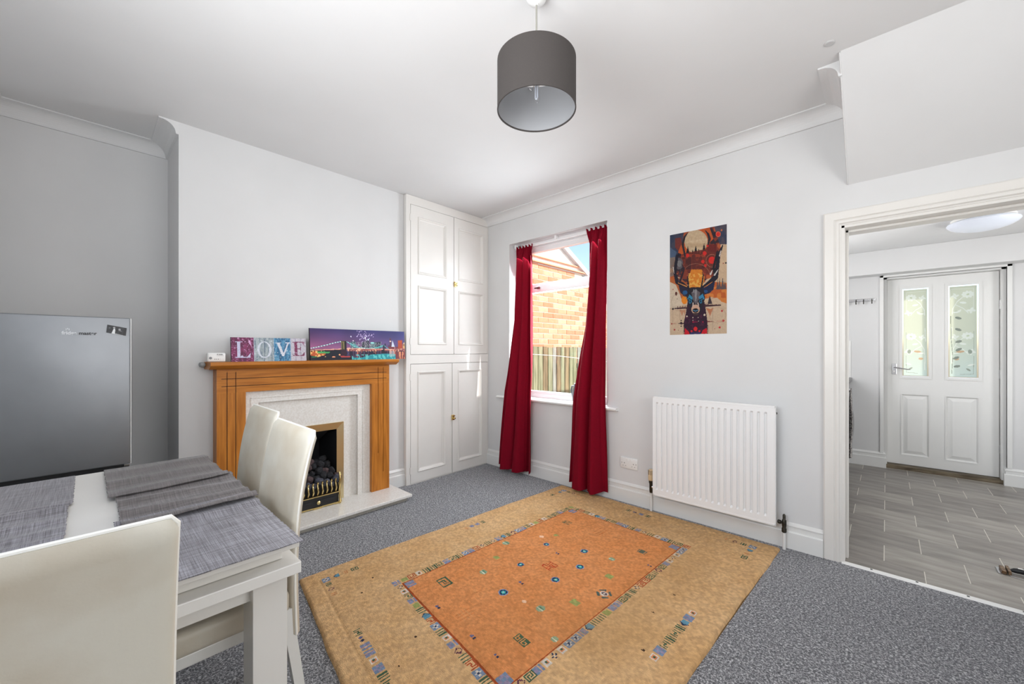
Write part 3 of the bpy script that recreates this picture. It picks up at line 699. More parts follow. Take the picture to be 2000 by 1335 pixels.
for cx, top, hw in ((292, 312, 24), (345, 350, 18), (378, 306, 24), (408, 340, 18), (464, 282, 24), (438, 360, 18), (318, 372, 18)):
    A.poly([(cx, top), (cx+hw, 420), (cx-hw, 420)], (28, 26, 34))
    for k in range(4): A.poly([(cx, top+15+22*k), (cx+hw*(.45+.2*k), top+42+22*k), (cx-hw*(.45+.2*k), top+42+22*k)], (28, 26, 34))
A.poly([(230, 400), (560, 330), (600, 420), (560, 620), (470, 600), (300, 600), (240, 520)], (110, 44, 36), .85)
A.put((n2 > .55) & (A.Y > 400) & (A.Y < 620) & (A.X > 230) & (A.X < 580), (176, 70, 44), .7); A.put(np.clip((n2-.5)*3, 0, 1)*((A.Y > 430) & (A.Y < 600) & (A.X > 150) & (A.X < 580)), (60, 30, 36), .8)
A.poly([(490, 300), (590, 300), (590, 380), (500, 370)], (110, 34, 32), .9)
for cx, cy, r in ((545, 465, 34), (452, 478, 17), (470, 392, 20), (288, 415, 18), (606, 193, 19), (478, 520, 14), (500, 312, 12)): A.ell(cx, cy, r, r*1.1, (222, 42, 36))
A.ring(606, 193, 22, 26, 3, (230, 110, 80)); A.ring(545, 470, 60, 66, 2.5, (200, 140, 110), .6); A.ring(378, 640, 150, 140, 2, (220, 170, 130), .5)
A.ell(640, 152, 8, 10, (220, 120, 70)); A.ell(195, 500, 46, 60, (96, 96, 104), .85); A.ell(200, 500, 26, 34, (140, 140, 140), .7)
A.poly([(300, 640), (330, 560), (440, 560), (470, 640), (450, 750), (310, 750)], (224, 132, 42)); A.put((n3 > .55) & (A.X > 300) & (A.X < 460) & (A.Y > 600) & (A.Y < 740), (240, 186, 90), .8)
A.poly([(92, 640), (200, 650), (280, 700), (300, 760), (250, 900), (200, 860), (150, 740), (92, 700)], (186, 94, 44), .9); A.poly([(92, 690), (160, 720), (210, 830), (240, 920), (200, 960), (92, 960)], (220, 200, 176))
A.poly([(560, 690), (690, 700), (690, 920), (640, 900), (600, 860), (540, 850), (470, 870), (470, 800), (540, 760)], (220, 124, 50), .92); A.put((n2 > .5) & (A.X > 480) & (A.Y > 690) & (A.Y < 860), (190, 84, 36), .7)
for cx, top, hw in ((650, 640, 18), (620, 655, 16), (600, 665, 14), (672, 680, 14)): A.poly([(cx, top), (cx+hw, 770), (cx-hw, 770)], (80, 76, 88), .85)
A.ell(255, 880, 32, 42, (240, 140, 34)); A.ell(163, 812, 12, 20, (90, 40, 34)); A.ell(440, 850, 22, 60, (236, 140, 70), .6)
DK = (34, 30, 44)
# antlers
A.line([(300, 770), (230, 715), (175, 690), (150, 600), (160, 500), (175, 420), (200, 400)], [44, 50, 46, 34, 34, 28, 10], DK)
A.line([(262, 420), (236, 300), (256, 225), (290, 180)], [20, 26, 22, 8], (46, 38, 46)); A.line([(440, 770), (520, 705), (580, 640), (600, 520), (610, 420), (650, 310)], [44, 54, 52, 36, 34, 12], DK)
A.line([(505, 300), (520, 240), (505, 190), (478, 155)], [16, 28, 22, 8], (46, 38, 46)); A.line([(575, 630), (560, 540), (580, 450), (600, 360)], [24, 22, 20, 6], (30, 28, 36)); A.line([(200, 700), (230, 620), (250, 560), (225, 500)], [26, 22, 18, 6], (50, 32, 44))
A.line([(300, 770), (296, 700), (290, 640), (300, 610)], [16, 14, 12, 5], DK); A.line([(430, 770), (446, 690), (456, 620), (445, 590)], [16, 14, 12, 5], DK)
A.line([(530, 610), (548, 570)], [18, 6], (226, 214, 204)); A.line([(570, 620), (608, 560)], [16, 4], (214, 206, 202)); A.line([(186, 700), (280, 738)], [6, 10], (226, 150, 80)); A.line([(450, 760), (550, 690)], [8, 4], (230, 140, 60)); A.line([(620, 420), (632, 370)], [12, 10], (216, 200, 190))
A.line([(130, 540), (140, 600)], [10, 4], (216, 208, 200)); A.line([(190, 690), (215, 560)], [6, 3], (86, 78, 90))
A.poly([(290, 900), (470, 900), (490, 1040), (500, 1110), (495, 1232), (255, 1236), (246, 1120), (270, 1020)], (50, 24, 46)); A.put((n3 > .6) & (A.X > 262) & (A.X < 488) & (A.Y > 1030), (86, 30, 62), .7)
# ears, head
A.poly([(300, 770), (250, 740), (190, 725), (210, 800), (250, 840), (300, 850)], (44, 38, 60)); A.poly([(440, 760), (520, 720), (575, 690), (560, 770), (520, 810), (440, 830)], (34, 40, 72)); A.ell(262, 800, 26, 22, (40, 96, 150), .9); A.ell(480, 790, 22, 16, (38, 84, 140), .9)
A.poly([(290, 770), (330, 745), (420, 745), (460, 770), (476, 860), (450, 940), (425, 1010), (375, 1045), (335, 1010), (300, 930), (280, 860)], (40, 34, 44)); A.poly([(330, 800), (378, 770), (425, 800), (410, 880), (378, 930), (350, 880)], (112, 104, 108), .85); A.line([(378, 780), (378, 890)], [30, 10], (180, 176, 178), .6)
A.poly([(286, 868), (310, 820), (345, 850), (340, 880)], (52, 150, 190), .9); A.poly([(470, 868), (450, 812), (405, 848), (420, 880)], (60, 146, 190), .9)
A.ell(318, 890, 16, 26, (40, 120, 160)); A.ell(430, 890, 14, 26, (44, 128, 168)); A.ell(318, 893, 6, 12, (14, 16, 24)); A.ell(430, 893, 6, 12, (14, 16, 24)); A.line([(300, 860), (350, 885)], 8, (20, 18, 26)); A.line([(450, 860), (405, 885)], 8, (20, 18, 26))
A.ell(375, 975, 44, 48, (222, 176, 146)); A.line([(350, 910), (345, 960)], 12, (210, 190, 180)); A.line([(402, 910), (406, 960)], 12, (210, 190, 180)); A.ell(375, 988, 34, 26, (20, 18, 26)); A.line([(350, 985), (375, 994), (400, 985)], 7, (90, 150, 190)); A.line([(358, 770), (350, 800)], 5, (200, 200, 205)); A.ell(378, 1025, 26, 16, (70, 50, 52))
# horizon line with trees
A.line([(150, 966), (290, 960)], [12, 18], (60, 34, 46)); A.line([(470, 940), (630, 936)], [26, 10], (60, 34, 46)); A.poly([(500, 920), (522, 830), (548, 920)], (60, 48, 56)); A.ell(127, 970, 11, 10, (34, 28, 34)); A.ell(102, 971, 4, 4, (34, 28, 34))
for x in range(180, 290, 14): A.poly([(x-6, 962), (x, 925+(x*7) % 22), (x+6, 962)], (84, 48, 50))
for x in range(480, 625, 13): A.poly([(x-6, 940), (x, 905+(x*5) % 22), (x+6, 940)], (84, 48, 50))
A.poly([(200, 975), (240, 985), (270, 975), (262, 1040), (245, 1000), (228, 1045)], (196, 130, 96), .8); A.poly([(480, 960), (530, 975), (560, 960), (525, 1050), (505, 1000)], (196, 110, 70), .8)
# neck
A.ell(375, 975, 40, 44, (216, 172, 146)); A.ell(375, 988, 32, 24, (20, 18, 26)); A.line([(350, 985), (375, 994), (400, 985)], 7, (90, 150, 190)); A.ell(377, 1026, 24, 13, (70, 50, 52))
A.poly([(256, 1236), (262, 1170), (300, 1205), (315, 1236)], (214, 26, 44)); A.poly([(495, 1232), (492, 1170), (450, 1195), (435, 1232)], (214, 26, 44)); A.poly([(315, 1236), (330, 1210), (375, 1222), (425, 1210), (435, 1232)], (44, 50, 104))
A.ell(374, 1180, 20, 22, (230, 40, 44)); A.ell(333, 1204, 11, 11, (214, 30, 50)); A.ell(416, 1204, 11, 11, (214, 30, 50)); A.ell(350, 1108, 7, 7, (190, 30, 70)); A.ell(452, 1108, 6, 7, (190, 30, 70)); A.line([(355, 1108), (395, 1108)], 5, (150, 26, 70))
for cx, cy, r in ((468, 1035, 11), (282, 1048, 8), (348, 1062, 5), (403, 1062, 5), (405, 1098, 4), (348, 1090, 4)): A.ell(cx, cy, r, r, (226, 206, 184))
for k in range(6):
    A.poly([(255-k % 2*3, 1140+k*16), (240, 1146+k*16), (256, 1152+k*16)], (44, 24, 42)); A.poly([(495, 1140+k*16), (512, 1146+k*16), (494, 1152+k*16)], (44, 24, 42))
for cx, cy, r, col in ((113, 1125, 8, (170, 50, 50)), (145, 1186, 9, (180, 40, 50)), (220, 1092, 7, (40, 34, 38)), (220, 1120, 14, (48, 34, 40)), (220, 1150, 7, (40, 34, 38)), (643, 996, 10, (190, 50, 60)), (657, 1098, 12, (190, 50, 60)), (621, 1168, 11, (200, 36, 50)), (188, 1193, 4, (60, 50, 50)), (572, 1181, 4, (150, 60, 60)), (682, 495, 9, (40, 34, 40)), (655, 498, 6, (150, 60, 50)), (176, 868, 5, (80, 60, 60)), (128, 768, 6, (180, 60, 50))): A.ell(cx, cy, r, r, col)
A.line([(190, 1122), (250, 1122)], [4, 14], (60, 36, 46)); A.line([(500, 1105), (565, 1108)], [14, 4], (120, 50, 50)); A.line([(105, 1122), (180, 1122)], 2, (180, 90, 80), .7); A.line([(580, 1104), (655, 1100)], 2, (190, 80, 70), .7); A.line([(553, 960), (553, 1200)], 1.6, (130, 110, 100), .5); A.line([(126, 980), (126, 1110)], 1.6, (130, 110, 100), .5); A.line([(205, 990), (205, 1080)], 2, (120, 90, 80), .5)
A.ring(200, 900, 90, 90, 2, (150, 130, 110), .5); A.ring(600, 1040, 80, 80, 2, (170, 130, 110), .5); A.ring(150, 1040, 90, 90, 1.6, (150, 130, 110), .4)
A.c = A.c*(0.80+0.06*A.noise(60, 110, 9)[..., None])
PX0, PX1, PZ0, PZ1 = -1.1605, -0.7795, 1.314, 2.046
me = A.face_mesh('stag_poster', lambda u, v, d: np.stack([PX0+(PX1-PX0)*u, D-.0022+.0016*d+0*u, PZ1-(PZ1-PZ0)*v+.0*u], 1), (225, 220, 212))
tag(obj('stag_poster', me, attr_mat('poster_print', .6, spec=.2)), 'colourful unframed poster of a stag\'s head against a moon, pinned to the window wall', 'poster')

# --- LOVE canvas
def toL(u, v): return 250+698*u, 178+7*u+(237-14*u)*v
A = Art(210, 76, toL, (150, 160, 166))
n1, n2, n3 = A.noise(60, 6, 11), A.noise(90, 30, 12), A.noise(30, 14, 13)
A.rect(0, 446, 0, 999, (112, 50, 84)); A.rect(446, 628, 0, 999, (148, 160, 166)); A.rect(628, 792, 0, 999, (66, 122, 160)); A.rect(792, 999, 0, 999, (186, 182, 192))
A.put((n1 > .6) & (A.X < 446), (140, 60, 104), .6); A.put((n1 < .35) & (A.X < 446), (88, 44, 70), .6); A.put((n1 > .6) & (A.X > 446) & (A.X < 628), (178, 188, 192), .6); A.put((n1 < .36) & (A.X > 446) & (A.X < 628), (110, 128, 142), .6)
A.put((n1 > .6) & (A.X > 628) & (A.X < 792), (104, 160, 192), .6); A.put((n1 < .36) & (A.X > 628) & (A.X < 792), (38, 84, 122), .6); A.put((n2 > .8) & (A.X < 446), (200, 150, 190), .8); A.put((n2 > .85) & (A.X > 446), (214, 220, 224), .7); A.put((n3 > .72) & (A.X > 792), (150, 140, 160), .5)
for x in (541, 685, 738, 840, 893): A.line([(x, 170), (x, 420)], 4, (60, 76, 100), .8)
for x in (446, 628, 792): A.line([(x, 170), (x, 420)], 4, (176, 180, 196), .8)
A.poly([(395, 200), (415, 210), (432, 300), (420, 260), (405, 240)], (205, 160, 200)); A.poly([(300, 190), (312, 178), (318, 200)], (200, 150, 190))
LW = (196, 196, 222)
A.rect(300, 328, 225, 372, LW); A.rect(284, 346, 218, 226, LW); A.rect(284, 400, 368, 378, LW); A.poly([(380, 374), (416, 330), (412, 376)], LW); A.poly([(340, 350), (352, 368), (328, 368)], LW)
d = np.hypot((A.X-540)/66, (A.Y-298)/80); d2 = np.hypot((A.X-540)/44, (A.Y-298)/74); A.put((d < 1) & (d2 > 1), (206, 212, 222))
A.poly([(655, 232), (684, 232), (722, 340), (716, 368), (704, 358)], (206, 210, 220)); A.poly([(760, 232), (774, 232), (722, 366), (712, 350)], (206, 210, 220)); A.rect(642, 698, 226, 234, (206, 210, 220)); A.rect(738, 784, 226, 234, (206, 210, 220))
EC = (118, 52, 84); A.rect(828, 858, 222, 360, EC); A.rect(812, 922, 218, 227, EC); A.rect(812, 925, 352, 361, EC); A.rect(850, 892, 284, 293, EC); A.poly([(905, 222), (930, 218), (930, 260)], EC); A.poly([(900, 358), (932, 318), (930, 361)], EC); A.poly([(884, 275), (896, 262), (896, 315), (884, 300)], EC)
A.put((n2 > .7) & (A.X > 820) & (A.X < 930), (190, 180, 196), .6)
A.c = A.c*(0.93+0.14*A.noise(100, 40, 19)[..., None])
def canvas(name, A, y0, y1, z0, z1, lean, thick, xb, label, edge, cat='canvas print'):
    t = thing(name, label, cat, (xb, (y0+y1)/2, z0))
    H = z1-z0
    def fn(u, v, d, off=0.0):
        hh_ = (1-v)*H; x = xb+thick-lean*(hh_/H)+off-(.0008*d); return np.stack([x, y0+(y1-y0)*u, z0+hh_], 1)
    me = A.face_mesh('printed_face', lambda u, v, d: fn(u, v, d, .0012), (20, 20, 24)); obj('printed_face', me, attr_mat(name+'_print', .6), t)
    bm = bmesh.new(); add_prism(bm, [(xb, z0), (xb+thick, z0), (xb+thick-lean, z1), (xb-lean, z1)], lambda u, v, w_: (u, w_, v), y0, y1)
    obj('canvas_block', bm, edge, t); return t
ce = mat('dark_canvas_edge', L(26, 26, 32), .7)
canvas('love_canvas', A, .631, 1.081, 1.128, 1.285, .016, .018, -3.058, 'small canvas print of the word LOVE on painted boards, standing on the mantelpiece', ce)

# --- bridge canvas
def toB(u, v): x = 55+1893*u; t0 = 10+65*u; b0 = 660-35*u; return x, t0+(b0-t0)*v
A = Art(300, 98, toB, (60, 50, 90))
V = np.clip((A.Y-20)/400, 0, 1)[..., None]; U = np.clip((A.X-60)/1890, 0, 1)[..., None]
top = np.array([58, 44, 92])*(1-U)+np.array([44, 52, 112])*U; bot = np.array([158, 92, 132])*(1-U)+np.array([98, 84, 130])*U
A.c = top*(1-V)+bot*V; A.c = A.c*(.92+.16*A.noise(8, 5, 21)[..., None])
A.rect(0, 2000, 435, 700, (34, 30, 52)); A.put((A.noise(90, 5, 22) > .5) & (A.Y > 435) & (A.X > 700), (88, 66, 96), .7); A.put((A.noise(120, 4, 23) > .72) & (A.Y > 440) & (A.X > 900), (206, 120, 96), .8)
A.rect(700, 2000, 420, 470, (176, 92, 84), .7); A.put((A.noise(160, 20, 24) > .7) & (A.Y > 400) & (A.Y < 480) & (A.X > 700), (246, 200, 160), .9)
A.poly([(1000, 600), (1200, 540), (1500, 520), (1720, 530), (1720, 630), (800, 650), (810, 600)], (30, 150, 160), .9); A.put((A.noise(70, 12, 25) > .6) & (A.Y > 540) & (A.X > 800) & (A.X < 1720), (110, 210, 205), .7)
A.rect(1580, 1700, 470, 580, (190, 190, 190), .6); A.poly([(1720, 480), (1950, 480), (1950, 630), (1720, 630)], (130, 60, 60), .8); A.put((A.noise(120, 5, 26) > .66) & (A.Y > 480) & (A.X > 1720), (240, 160, 110), .8)
A.poly([(60, 455), (600, 440), (600, 560), (800, 600), (780, 660), (60, 660)], (24, 26, 40)); A.poly([(60, 480), (160, 470), (320, 520), (300, 560), (150, 580), (60, 560)], (206, 96, 50), .9); A.put((A.noise(80, 30, 27) > .62) & (A.X < 320) & (A.Y > 470) & (A.Y < 590), (250, 210, 130), .9); A.poly([(160, 480), (400, 485), (380, 515), (190, 520)], (70, 170, 96), .9); A.poly([(70, 580), (160, 575), (150, 600), (75, 600)], (60, 150, 90), .8)
A.poly([(580, 570), (780, 570), (760, 598), (600, 598)], (176, 66, 66)); A.ell(460, 590, 30, 14, (230, 150, 110)); A.ell(570, 545, 18, 14, (240, 170, 120)); A.poly([(445, 455), (458, 410), (470, 455)], (230, 200, 170))
# skyline
for x0, x1, y0, c in ((790, 890, 280, (70, 92, 108)), (1010, 1060, 280, (40, 44, 62)), (1060, 1105, 260, (96, 90, 110)), (1105, 1160, 250, (60, 62, 80)), (1180, 1300, 290, (80, 104, 116)), (1300, 1345, 285, (46, 54, 70)), (1350, 1405, 280, (52, 60, 76)), (1490, 1515, 320, (40, 40, 66)), (1598, 1640, 210, (92, 60, 80)), (1560, 1600, 350, (80, 60, 90)), (1790, 1890, 250, (170, 72, 44)), (1900, 1950, 320, (150, 110, 80)), (1720, 1790, 380, (120, 60, 70)), (900, 1010, 380, (80, 90, 110))): A.rect(x0, x1, y0, 420, c)
A.put((A.noise(260, 60, 28) > .74) & (A.Y > 285) & (A.Y < 420) & (A.X > 780) & (A.X < 1420), (200, 210, 200), .8); A.poly([(1640, 380), (1668, 250), (1712, 380)], (206, 214, 226)); A.rect(1600, 1640, 262, 282, (230, 200, 190)); A.ell(1225, 305, 40, 16, (150, 220, 215)); A.rect(1560, 1700, 380, 430, (120, 56, 66)); A.poly([(1915, 330), (1935, 280), (1948, 330)], (230, 200, 150)); A.rect(1905, 1950, 360, 420, (220, 170, 110), .8); A.rect(1800, 1880, 262, 300, (190, 84, 50), .7)
# bridge
A.line([(60, 455), (700, 425), (1000, 418), (1450, 432), (1700, 440)], 14, (236, 180, 160)); A.line([(60, 462), (700, 440), (1460, 442)], 5, (160, 46, 50))
def cable(pts, dots=True):
    A.line(pts, 12, (96, 176, 178))
    if dots:
        for (xa, ya), (xb_, yb_) in zip(pts, pts[1:]):
            n_ = max(2, int(abs(xb_-xa)/38))
            for k in range(n_): A.ell(xa+(xb_-xa)*k/n_, ya+(yb_-ya)*k/n_, 10, 10, (222, 246, 244))
cable([(70, 415), (200, 385), (350, 345), (500, 300), (640, 270)]); cable([(700, 275), (780, 320), (860, 375), (960, 405), (1100, 418)])
A.poly([(720, 290), (900, 340), (960, 405), (860, 400), (760, 330)], (90, 180, 180), .55)
cable([(1100, 418), (1250, 410), (1350, 385), (1460, 350)], False); A.poly([(1250, 410), (1460, 350), (1440, 390), (1300, 418)], (90, 190, 185), .7); cable([(1475, 355), (1530, 400), (1580, 430)], False)
A.rect(604, 700, 268, 440, (104, 96, 62)); A.rect(664, 702, 268, 440, (32, 26, 38)); A.rect(628, 640, 300, 440, (40, 34, 40)); A.rect(600, 706, 440, 560, (50, 26, 44)); A.rect(648, 656, 290, 430, (206, 190, 110), .7); A.rect(590, 712, 262, 276, (60, 56, 50)); A.rect(1450, 1480, 350, 440, (40, 40, 50)); A.rect(1412, 1478, 440, 520, (34, 28, 44)); A.line([(700, 450), (735, 520), (705, 560)], 6, (60, 80, 150))
rr = random.Random(5)
for _ in range(60):
    x, y = rr.gauss(1060, 80), rr.gauss(150, 60)
    if 60 < y < 290: A.ell(x, y, rr.uniform(4, 9), rr.uniform(4, 11), (216, 200, 240))
A.ell(797, 178, 9, 15, (230, 225, 250)); A.ell(1080, 205, 14, 20, (244, 244, 255)); A.ell(1140, 238, 14, 18, (214, 230, 250)); A.rect(1076, 1086, 200, 240, (220, 210, 240)); A.ell(838, 262, 14, 10, (230, 225, 240))
canvas('bridge_canvas', A, 1.107, 1.885, 1.128, 1.363, .020, .018, -3.052, 'long canvas print of a lit suspension bridge at night, standing on the mantelpiece', ce)

# --- text helper
def text(name, s, size, loc, rot, m, parent, depth=.0006, spacing=1.0, bold=0.0):
    cu = bpy.data.curves.new(name, 'FONT'); cu.body = s; cu.size = size; cu.extrude = depth; cu.space_character = spacing; cu.offset = bold
    to = bpy.data.objects.new(name, cu); C.objects.link(to); to.location = loc; to.rotation_euler = rot
    bpy.context.view_layer.update()
    me = bpy.data.meshes.new_from_object(to.evaluated_get(bpy.context.evaluated_depsgraph_get())); me.transform(to.matrix_world)
    bpy.data.objects.remove(to); me.materials.clear()
    return obj(name, me, m, parent)

# ------------------------------------------------------------------ carbon monoxide alarm on the mantel
t = thing('alarm', 'small white rectangular carbon monoxide alarm at the left end of the mantelpiece', 'alarm', (-3.06, .555, 1.128))
obj('alarm_case', bx(-3.085, -3.045, .508, .602, 1.1285, 1.186, bev=.009, seg=3), M['plastic'], t, smooth=True)
text('lettering', 'Kidde', .013, (-3.0445, .556, 1.171), (PI/2, 0, PI/2), M['ink'], t)
obj('indicator', bxs([(-3.045, -3.0442, .544+i*.009, .548+i*.009, 1.144, 1.148) for i in range(3)]), M['ink'], t)
obj('sounder', lathe([(.008, 0), (.008, .0008), (.006, .001)], (-3.0450, .524, 1.153), (1, 0, 0), 14), M['steel_side'], t)
obj('test_button', bx(-3.0451, -3.0435, .574, .592, 1.142, 1.152, bev=.0006), M['plastic'], t)
obj('case_line', bxs([(-3.0451, -3.0444, .555, .594, 1.1655, 1.1662)]), M['steel_side'], t)

# ------------------------------------------------------------------ fridge
fr_ = thing('fridge', 'tall brushed steel fridge freezer standing in the left alcove', 'fridge', (-2.9, -.13, 0))
FRX = -2.60; Y0, Y1 = SY+.004, .142
obj('cabinet', bx(-3.20, FRX-.055, Y0, Y1, .03, 1.345, bev=.006), M['steel_side'], fr_)
obj('fridge_door', bx(FRX-.05, FRX, Y0, Y1, .667, 1.352, bev=.006, seg=3), M['steel'], fr_, smooth=True)
obj('freezer_door', bx(FRX-.05, FRX, Y0, Y1, .04, .622, bev=.006, seg=3), M['steel'], fr_, smooth=True)
obj('handle_recess', bx(FRX-.052, FRX-.012, Y0+.002, Y1-.004, .622, .667, bev=.003), M['black'], fr_)
obj('door_edge', bx(FRX-.045, FRX-.0005, Y1-.0005, Y1+.0025, .668, 1.350, bev=.0008), M['plastic'], fr_)
obj('door_hinge', bx(FRX-.02, FRX-.004, Y1-.022, Y1-.004, .657, .667, bev=.001), M['chrome'], fr_)
text('brand_lettering', 'fridge', .0196, (FRX+.0004, -.074, 1.270), (PI/2, 0, PI/2), M['silver_ink'], fr_, bold=.0006)
text('brand_lettering', 'master', .0196, (FRX+.0004, -.0235, 1.270), (PI/2, 0, PI/2), M['ink'], fr_, bold=.0006)
obj('brand_crown', bxs([(FRX, FRX+.0008, -.062, -.060, 1.288, 1.296), (FRX, FRX+.0008, -.058, -.055, 1.292, 1.298), (FRX, FRX+.0008, -.053, -.051, 1.288, 1.296)]), M['silver_ink'], fr_)
def toM(u, v): return u*100, v*60
A = Art(72, 44, toM, (30, 30, 34))
A.put(A.noise(10, 6, 31) > .6, (48, 50, 54), .8); A.poly([(26, 60), (34, 22), (42, 22), (44, 60)], (222, 224, 226)); A.ell(36, 14, 6, 6, (170, 170, 172)); A.ell(64, 20, 6, 7, (150, 150, 152)); A.poly([(58, 26), (72, 26), (76, 34), (60, 32)], (120, 120, 124)); A.poly([(46, 56), (70, 58), (92, 60), (46, 60)], (180, 180, 180)); A.rect(10, 18, 16, 26, (80, 84, 88))
mc, mr_ = (-2.598, .0955, 1.2935), math.radians(-12)
def mg(u, v, d):
    a = (u-.5)*.066; b_ = (.5-v)*.036; a = a-b_*0.12
    return np.stack([FRX+.0018-.0016*d+0*u, mc[1]+a*math.cos(mr_)-b_*math.sin(mr_), mc[2]+a*math.sin(mr_)+b_*math.cos(mr_)], 1)
tag(obj('fridge_magnet', A.face_mesh('fridge_magnet', mg, (150, 146, 138)), attr_mat('magnet_print', .3)), 'small tilted photo magnet of a dark scene near the top corner of the fridge door', 'fridge magnet')

# ------------------------------------------------------------------ radiator
rd = thing('radiator', 'white ribbed panel radiator on the wall below the stag poster', 'radiator', (-.866, 2.86, .10))
RX0, RX1, RZ0, RZ1, RY = -1.245, -.487, .145, .865, 2.832
def ribs():
    bm = bmesh.new(); n_ = 19; xs = []
    a0, a1 = RX0+.022, RX1-.022; p = (a1-a0)/n_
    prof = [(RX0, .0), (a0, .0)]
    for k in range(n_):
        x = a0+k*p; prof += [(x+.003, .012), (x+p*.34, .012), (x+p*.34+.004, .0), (x+p, .0)]
    prof += [(RX1, 0)]
    rows_ = [(RZ0+.012, 0), (RZ0+.045, 0), (RZ0+.058, 1), (RZ1-.052, 1), (RZ1-.040, 0), (RZ1-.012, 0)]
    R_ = [[bm.verts.new((x, RY+d*s_, z)) for x, d in prof] for z, s_ in rows_]
    for A_, B_ in zip(R_, R_[1:]):
        for j in range(len(prof)-1): bm.faces.new((A_[j], A_[j+1], B_[j+1], B_[j]))
    return bm
obj('ribbed_panel', ribs(), M['rad'], rd)
obj('panel_body', bxs([(RX0, RX1, RY+.014, RY+.020, RZ0+.012, RZ1-.012), (RX0-.001, RX1+.001, RY-.001, RY+.018, RZ0, RZ0+.013), (RX0-.001, RX1+.001, RY-.001, RY+.018, RZ1-.013, RZ1), (RX0-.002, RX0+.004, RY-.001, RY+.020, RZ0, RZ1), (RX1-.004, RX1+.002, RY-.001, RY+.020, RZ0, RZ1)], bev=.0015), M['rad'], rd)
obj('rear_panel', bxs([(RX0+.01, RX1-.008, 2.868, 2.878, RZ0+.02, RZ1-.03), (RX0+.05, RX1-.05, RY+.018, 2.868, RZ0+.05, RZ0+.056), (RX1-.010, RX1-.004, RY+.018, 2.878, RZ0+.01, RZ1-.01)]), M['rad'], rd)
for z in (RZ0+.05, RZ1-.06): obj('bracket', bxs([(x-.015, x+.015, 2.876, D, z-.02, z+.02) for x in (RX0+.15, RX1-.15)]), M['rad'], rd)
obj('bleed_valve', lathe([(.007, 0), (.007, .008), (.004, .010)], (RX1-.004, 2.856, RZ1-.045), (1, 0, 0), 8), M['darkmetal'], rd)
vx = RX0-.036; vy = 2.884
v1 = obj('thermostatic_valve', lathe([(.011, .085), (.013, .10), (.013, .15), (.017, .16), (.017, .175)], (vx, vy, 0.055), seg=16), M['darkmetal'], rd, smooth=True)
obj('valve_tail', lathe([(.009, 0), (.012, .004), (.012, .014), (.009, .018), (.009, .042)], (vx, vy, .185), (1, 0, 0), 12), M['chrome'], v1, smooth=True)
bm = bmesh.new(); prof = [(.018, .232), (.021, .238), (.022, .262), (.0205, .300), (.016, .312), (.010, .314)]
add_lathe(bm, prof, (vx, vy, 0), seg=20); hd = obj('valve_head', bm, M['cream_plastic'], v1, smooth=True)
bm = bmesh.new()
for k in range(10):
    a = 2*PI*k/10; c, s_ = math.cos(a), math.sin(a)
    vs4 = [(vx+c*.0200-s_*w_, vy+s_*.0200+c*w_, z) for w_, z in ((-.0017, .275), (.0017, .275), (.0017, .308), (-.0017, .308))]; vo = [(vx+c*.0222-s_*w_, vy+s_*.0222+c*w_, z) for w_, z in ((-.0017, .275), (.0017, .275), (.0017, .305), (-.0017, .305))]
    a4 = [bm.verts.new(p) for p in vs4]; b4 = [bm.verts.new(p) for p in vo]
    bm.faces.new(b4); [bm.faces.new((a4[i], a4[(i+1) % 4], b4[(i+1) % 4], b4[i])) for i in range(4)]
obj('valve_slot', bm, M['darkmetal'], v1)
obj('pipe', tube([(vx, vy, 0), (vx, vy, .15)], .008, 12), M['gloss'], rd, smooth=True)
lx = RX1+.036
v2 = obj('lockshield_valve', lathe([(.008, .10), (.013, .105), (.013, .125), (.010, .13), (.012, .15), (.012, .175), (.008, .18), (.008, .205), (.004, .212)], (lx, vy, 0), seg=12), M['darkmetal'], rd, smooth=True)
obj('valve_tail', lathe([(.008, 0), (.012, .004), (.012, .016), (.008, .02), (.008, .03)], (RX1+.002, vy, .16), (1, 0, 0), 10), M['darkmetal'], v2, smooth=True)
obj('pipe', tube([(lx, vy, 0), (lx, vy, .105)], .0088, 12), M['gloss'], rd, smooth=True)

# ------------------------------------------------------------------ double socket
t = thing('double_socket', 'white double plug socket low on the wall left of the radiator', 'socket', (-1.482, D-.01, .309))
obj('faceplate', bx(-1.555, -1.409, D-.009, D, .266, .352, bev=.0025), M['plastic'], t, smooth=True)
for cx in (-1.520, -1.444):
    obj('pin_hole', bxs([(cx-.0022, cx+.0022, D-.0094, D-.0088, .304, .312), (cx-.014, cx-.008, D-.0094, D-.0088, .286, .2895), (cx+.008, cx+.014, D-.0094, D-.0088, .286, .2895)]), M['ink'], t)
for cx in (-1.496, -1.468):
    obj('switch', bx(cx-.006, cx+.006, D-.0125, D-.008, .326, .346, bev=.0012), M['plastic'], t)
for cx in (-1.542, -1.422): obj('screw', lathe([(.003, 0), (.003, .0006)], (cx, D-.009, .309), (0, -1, 0), 10), M['ink'], t)

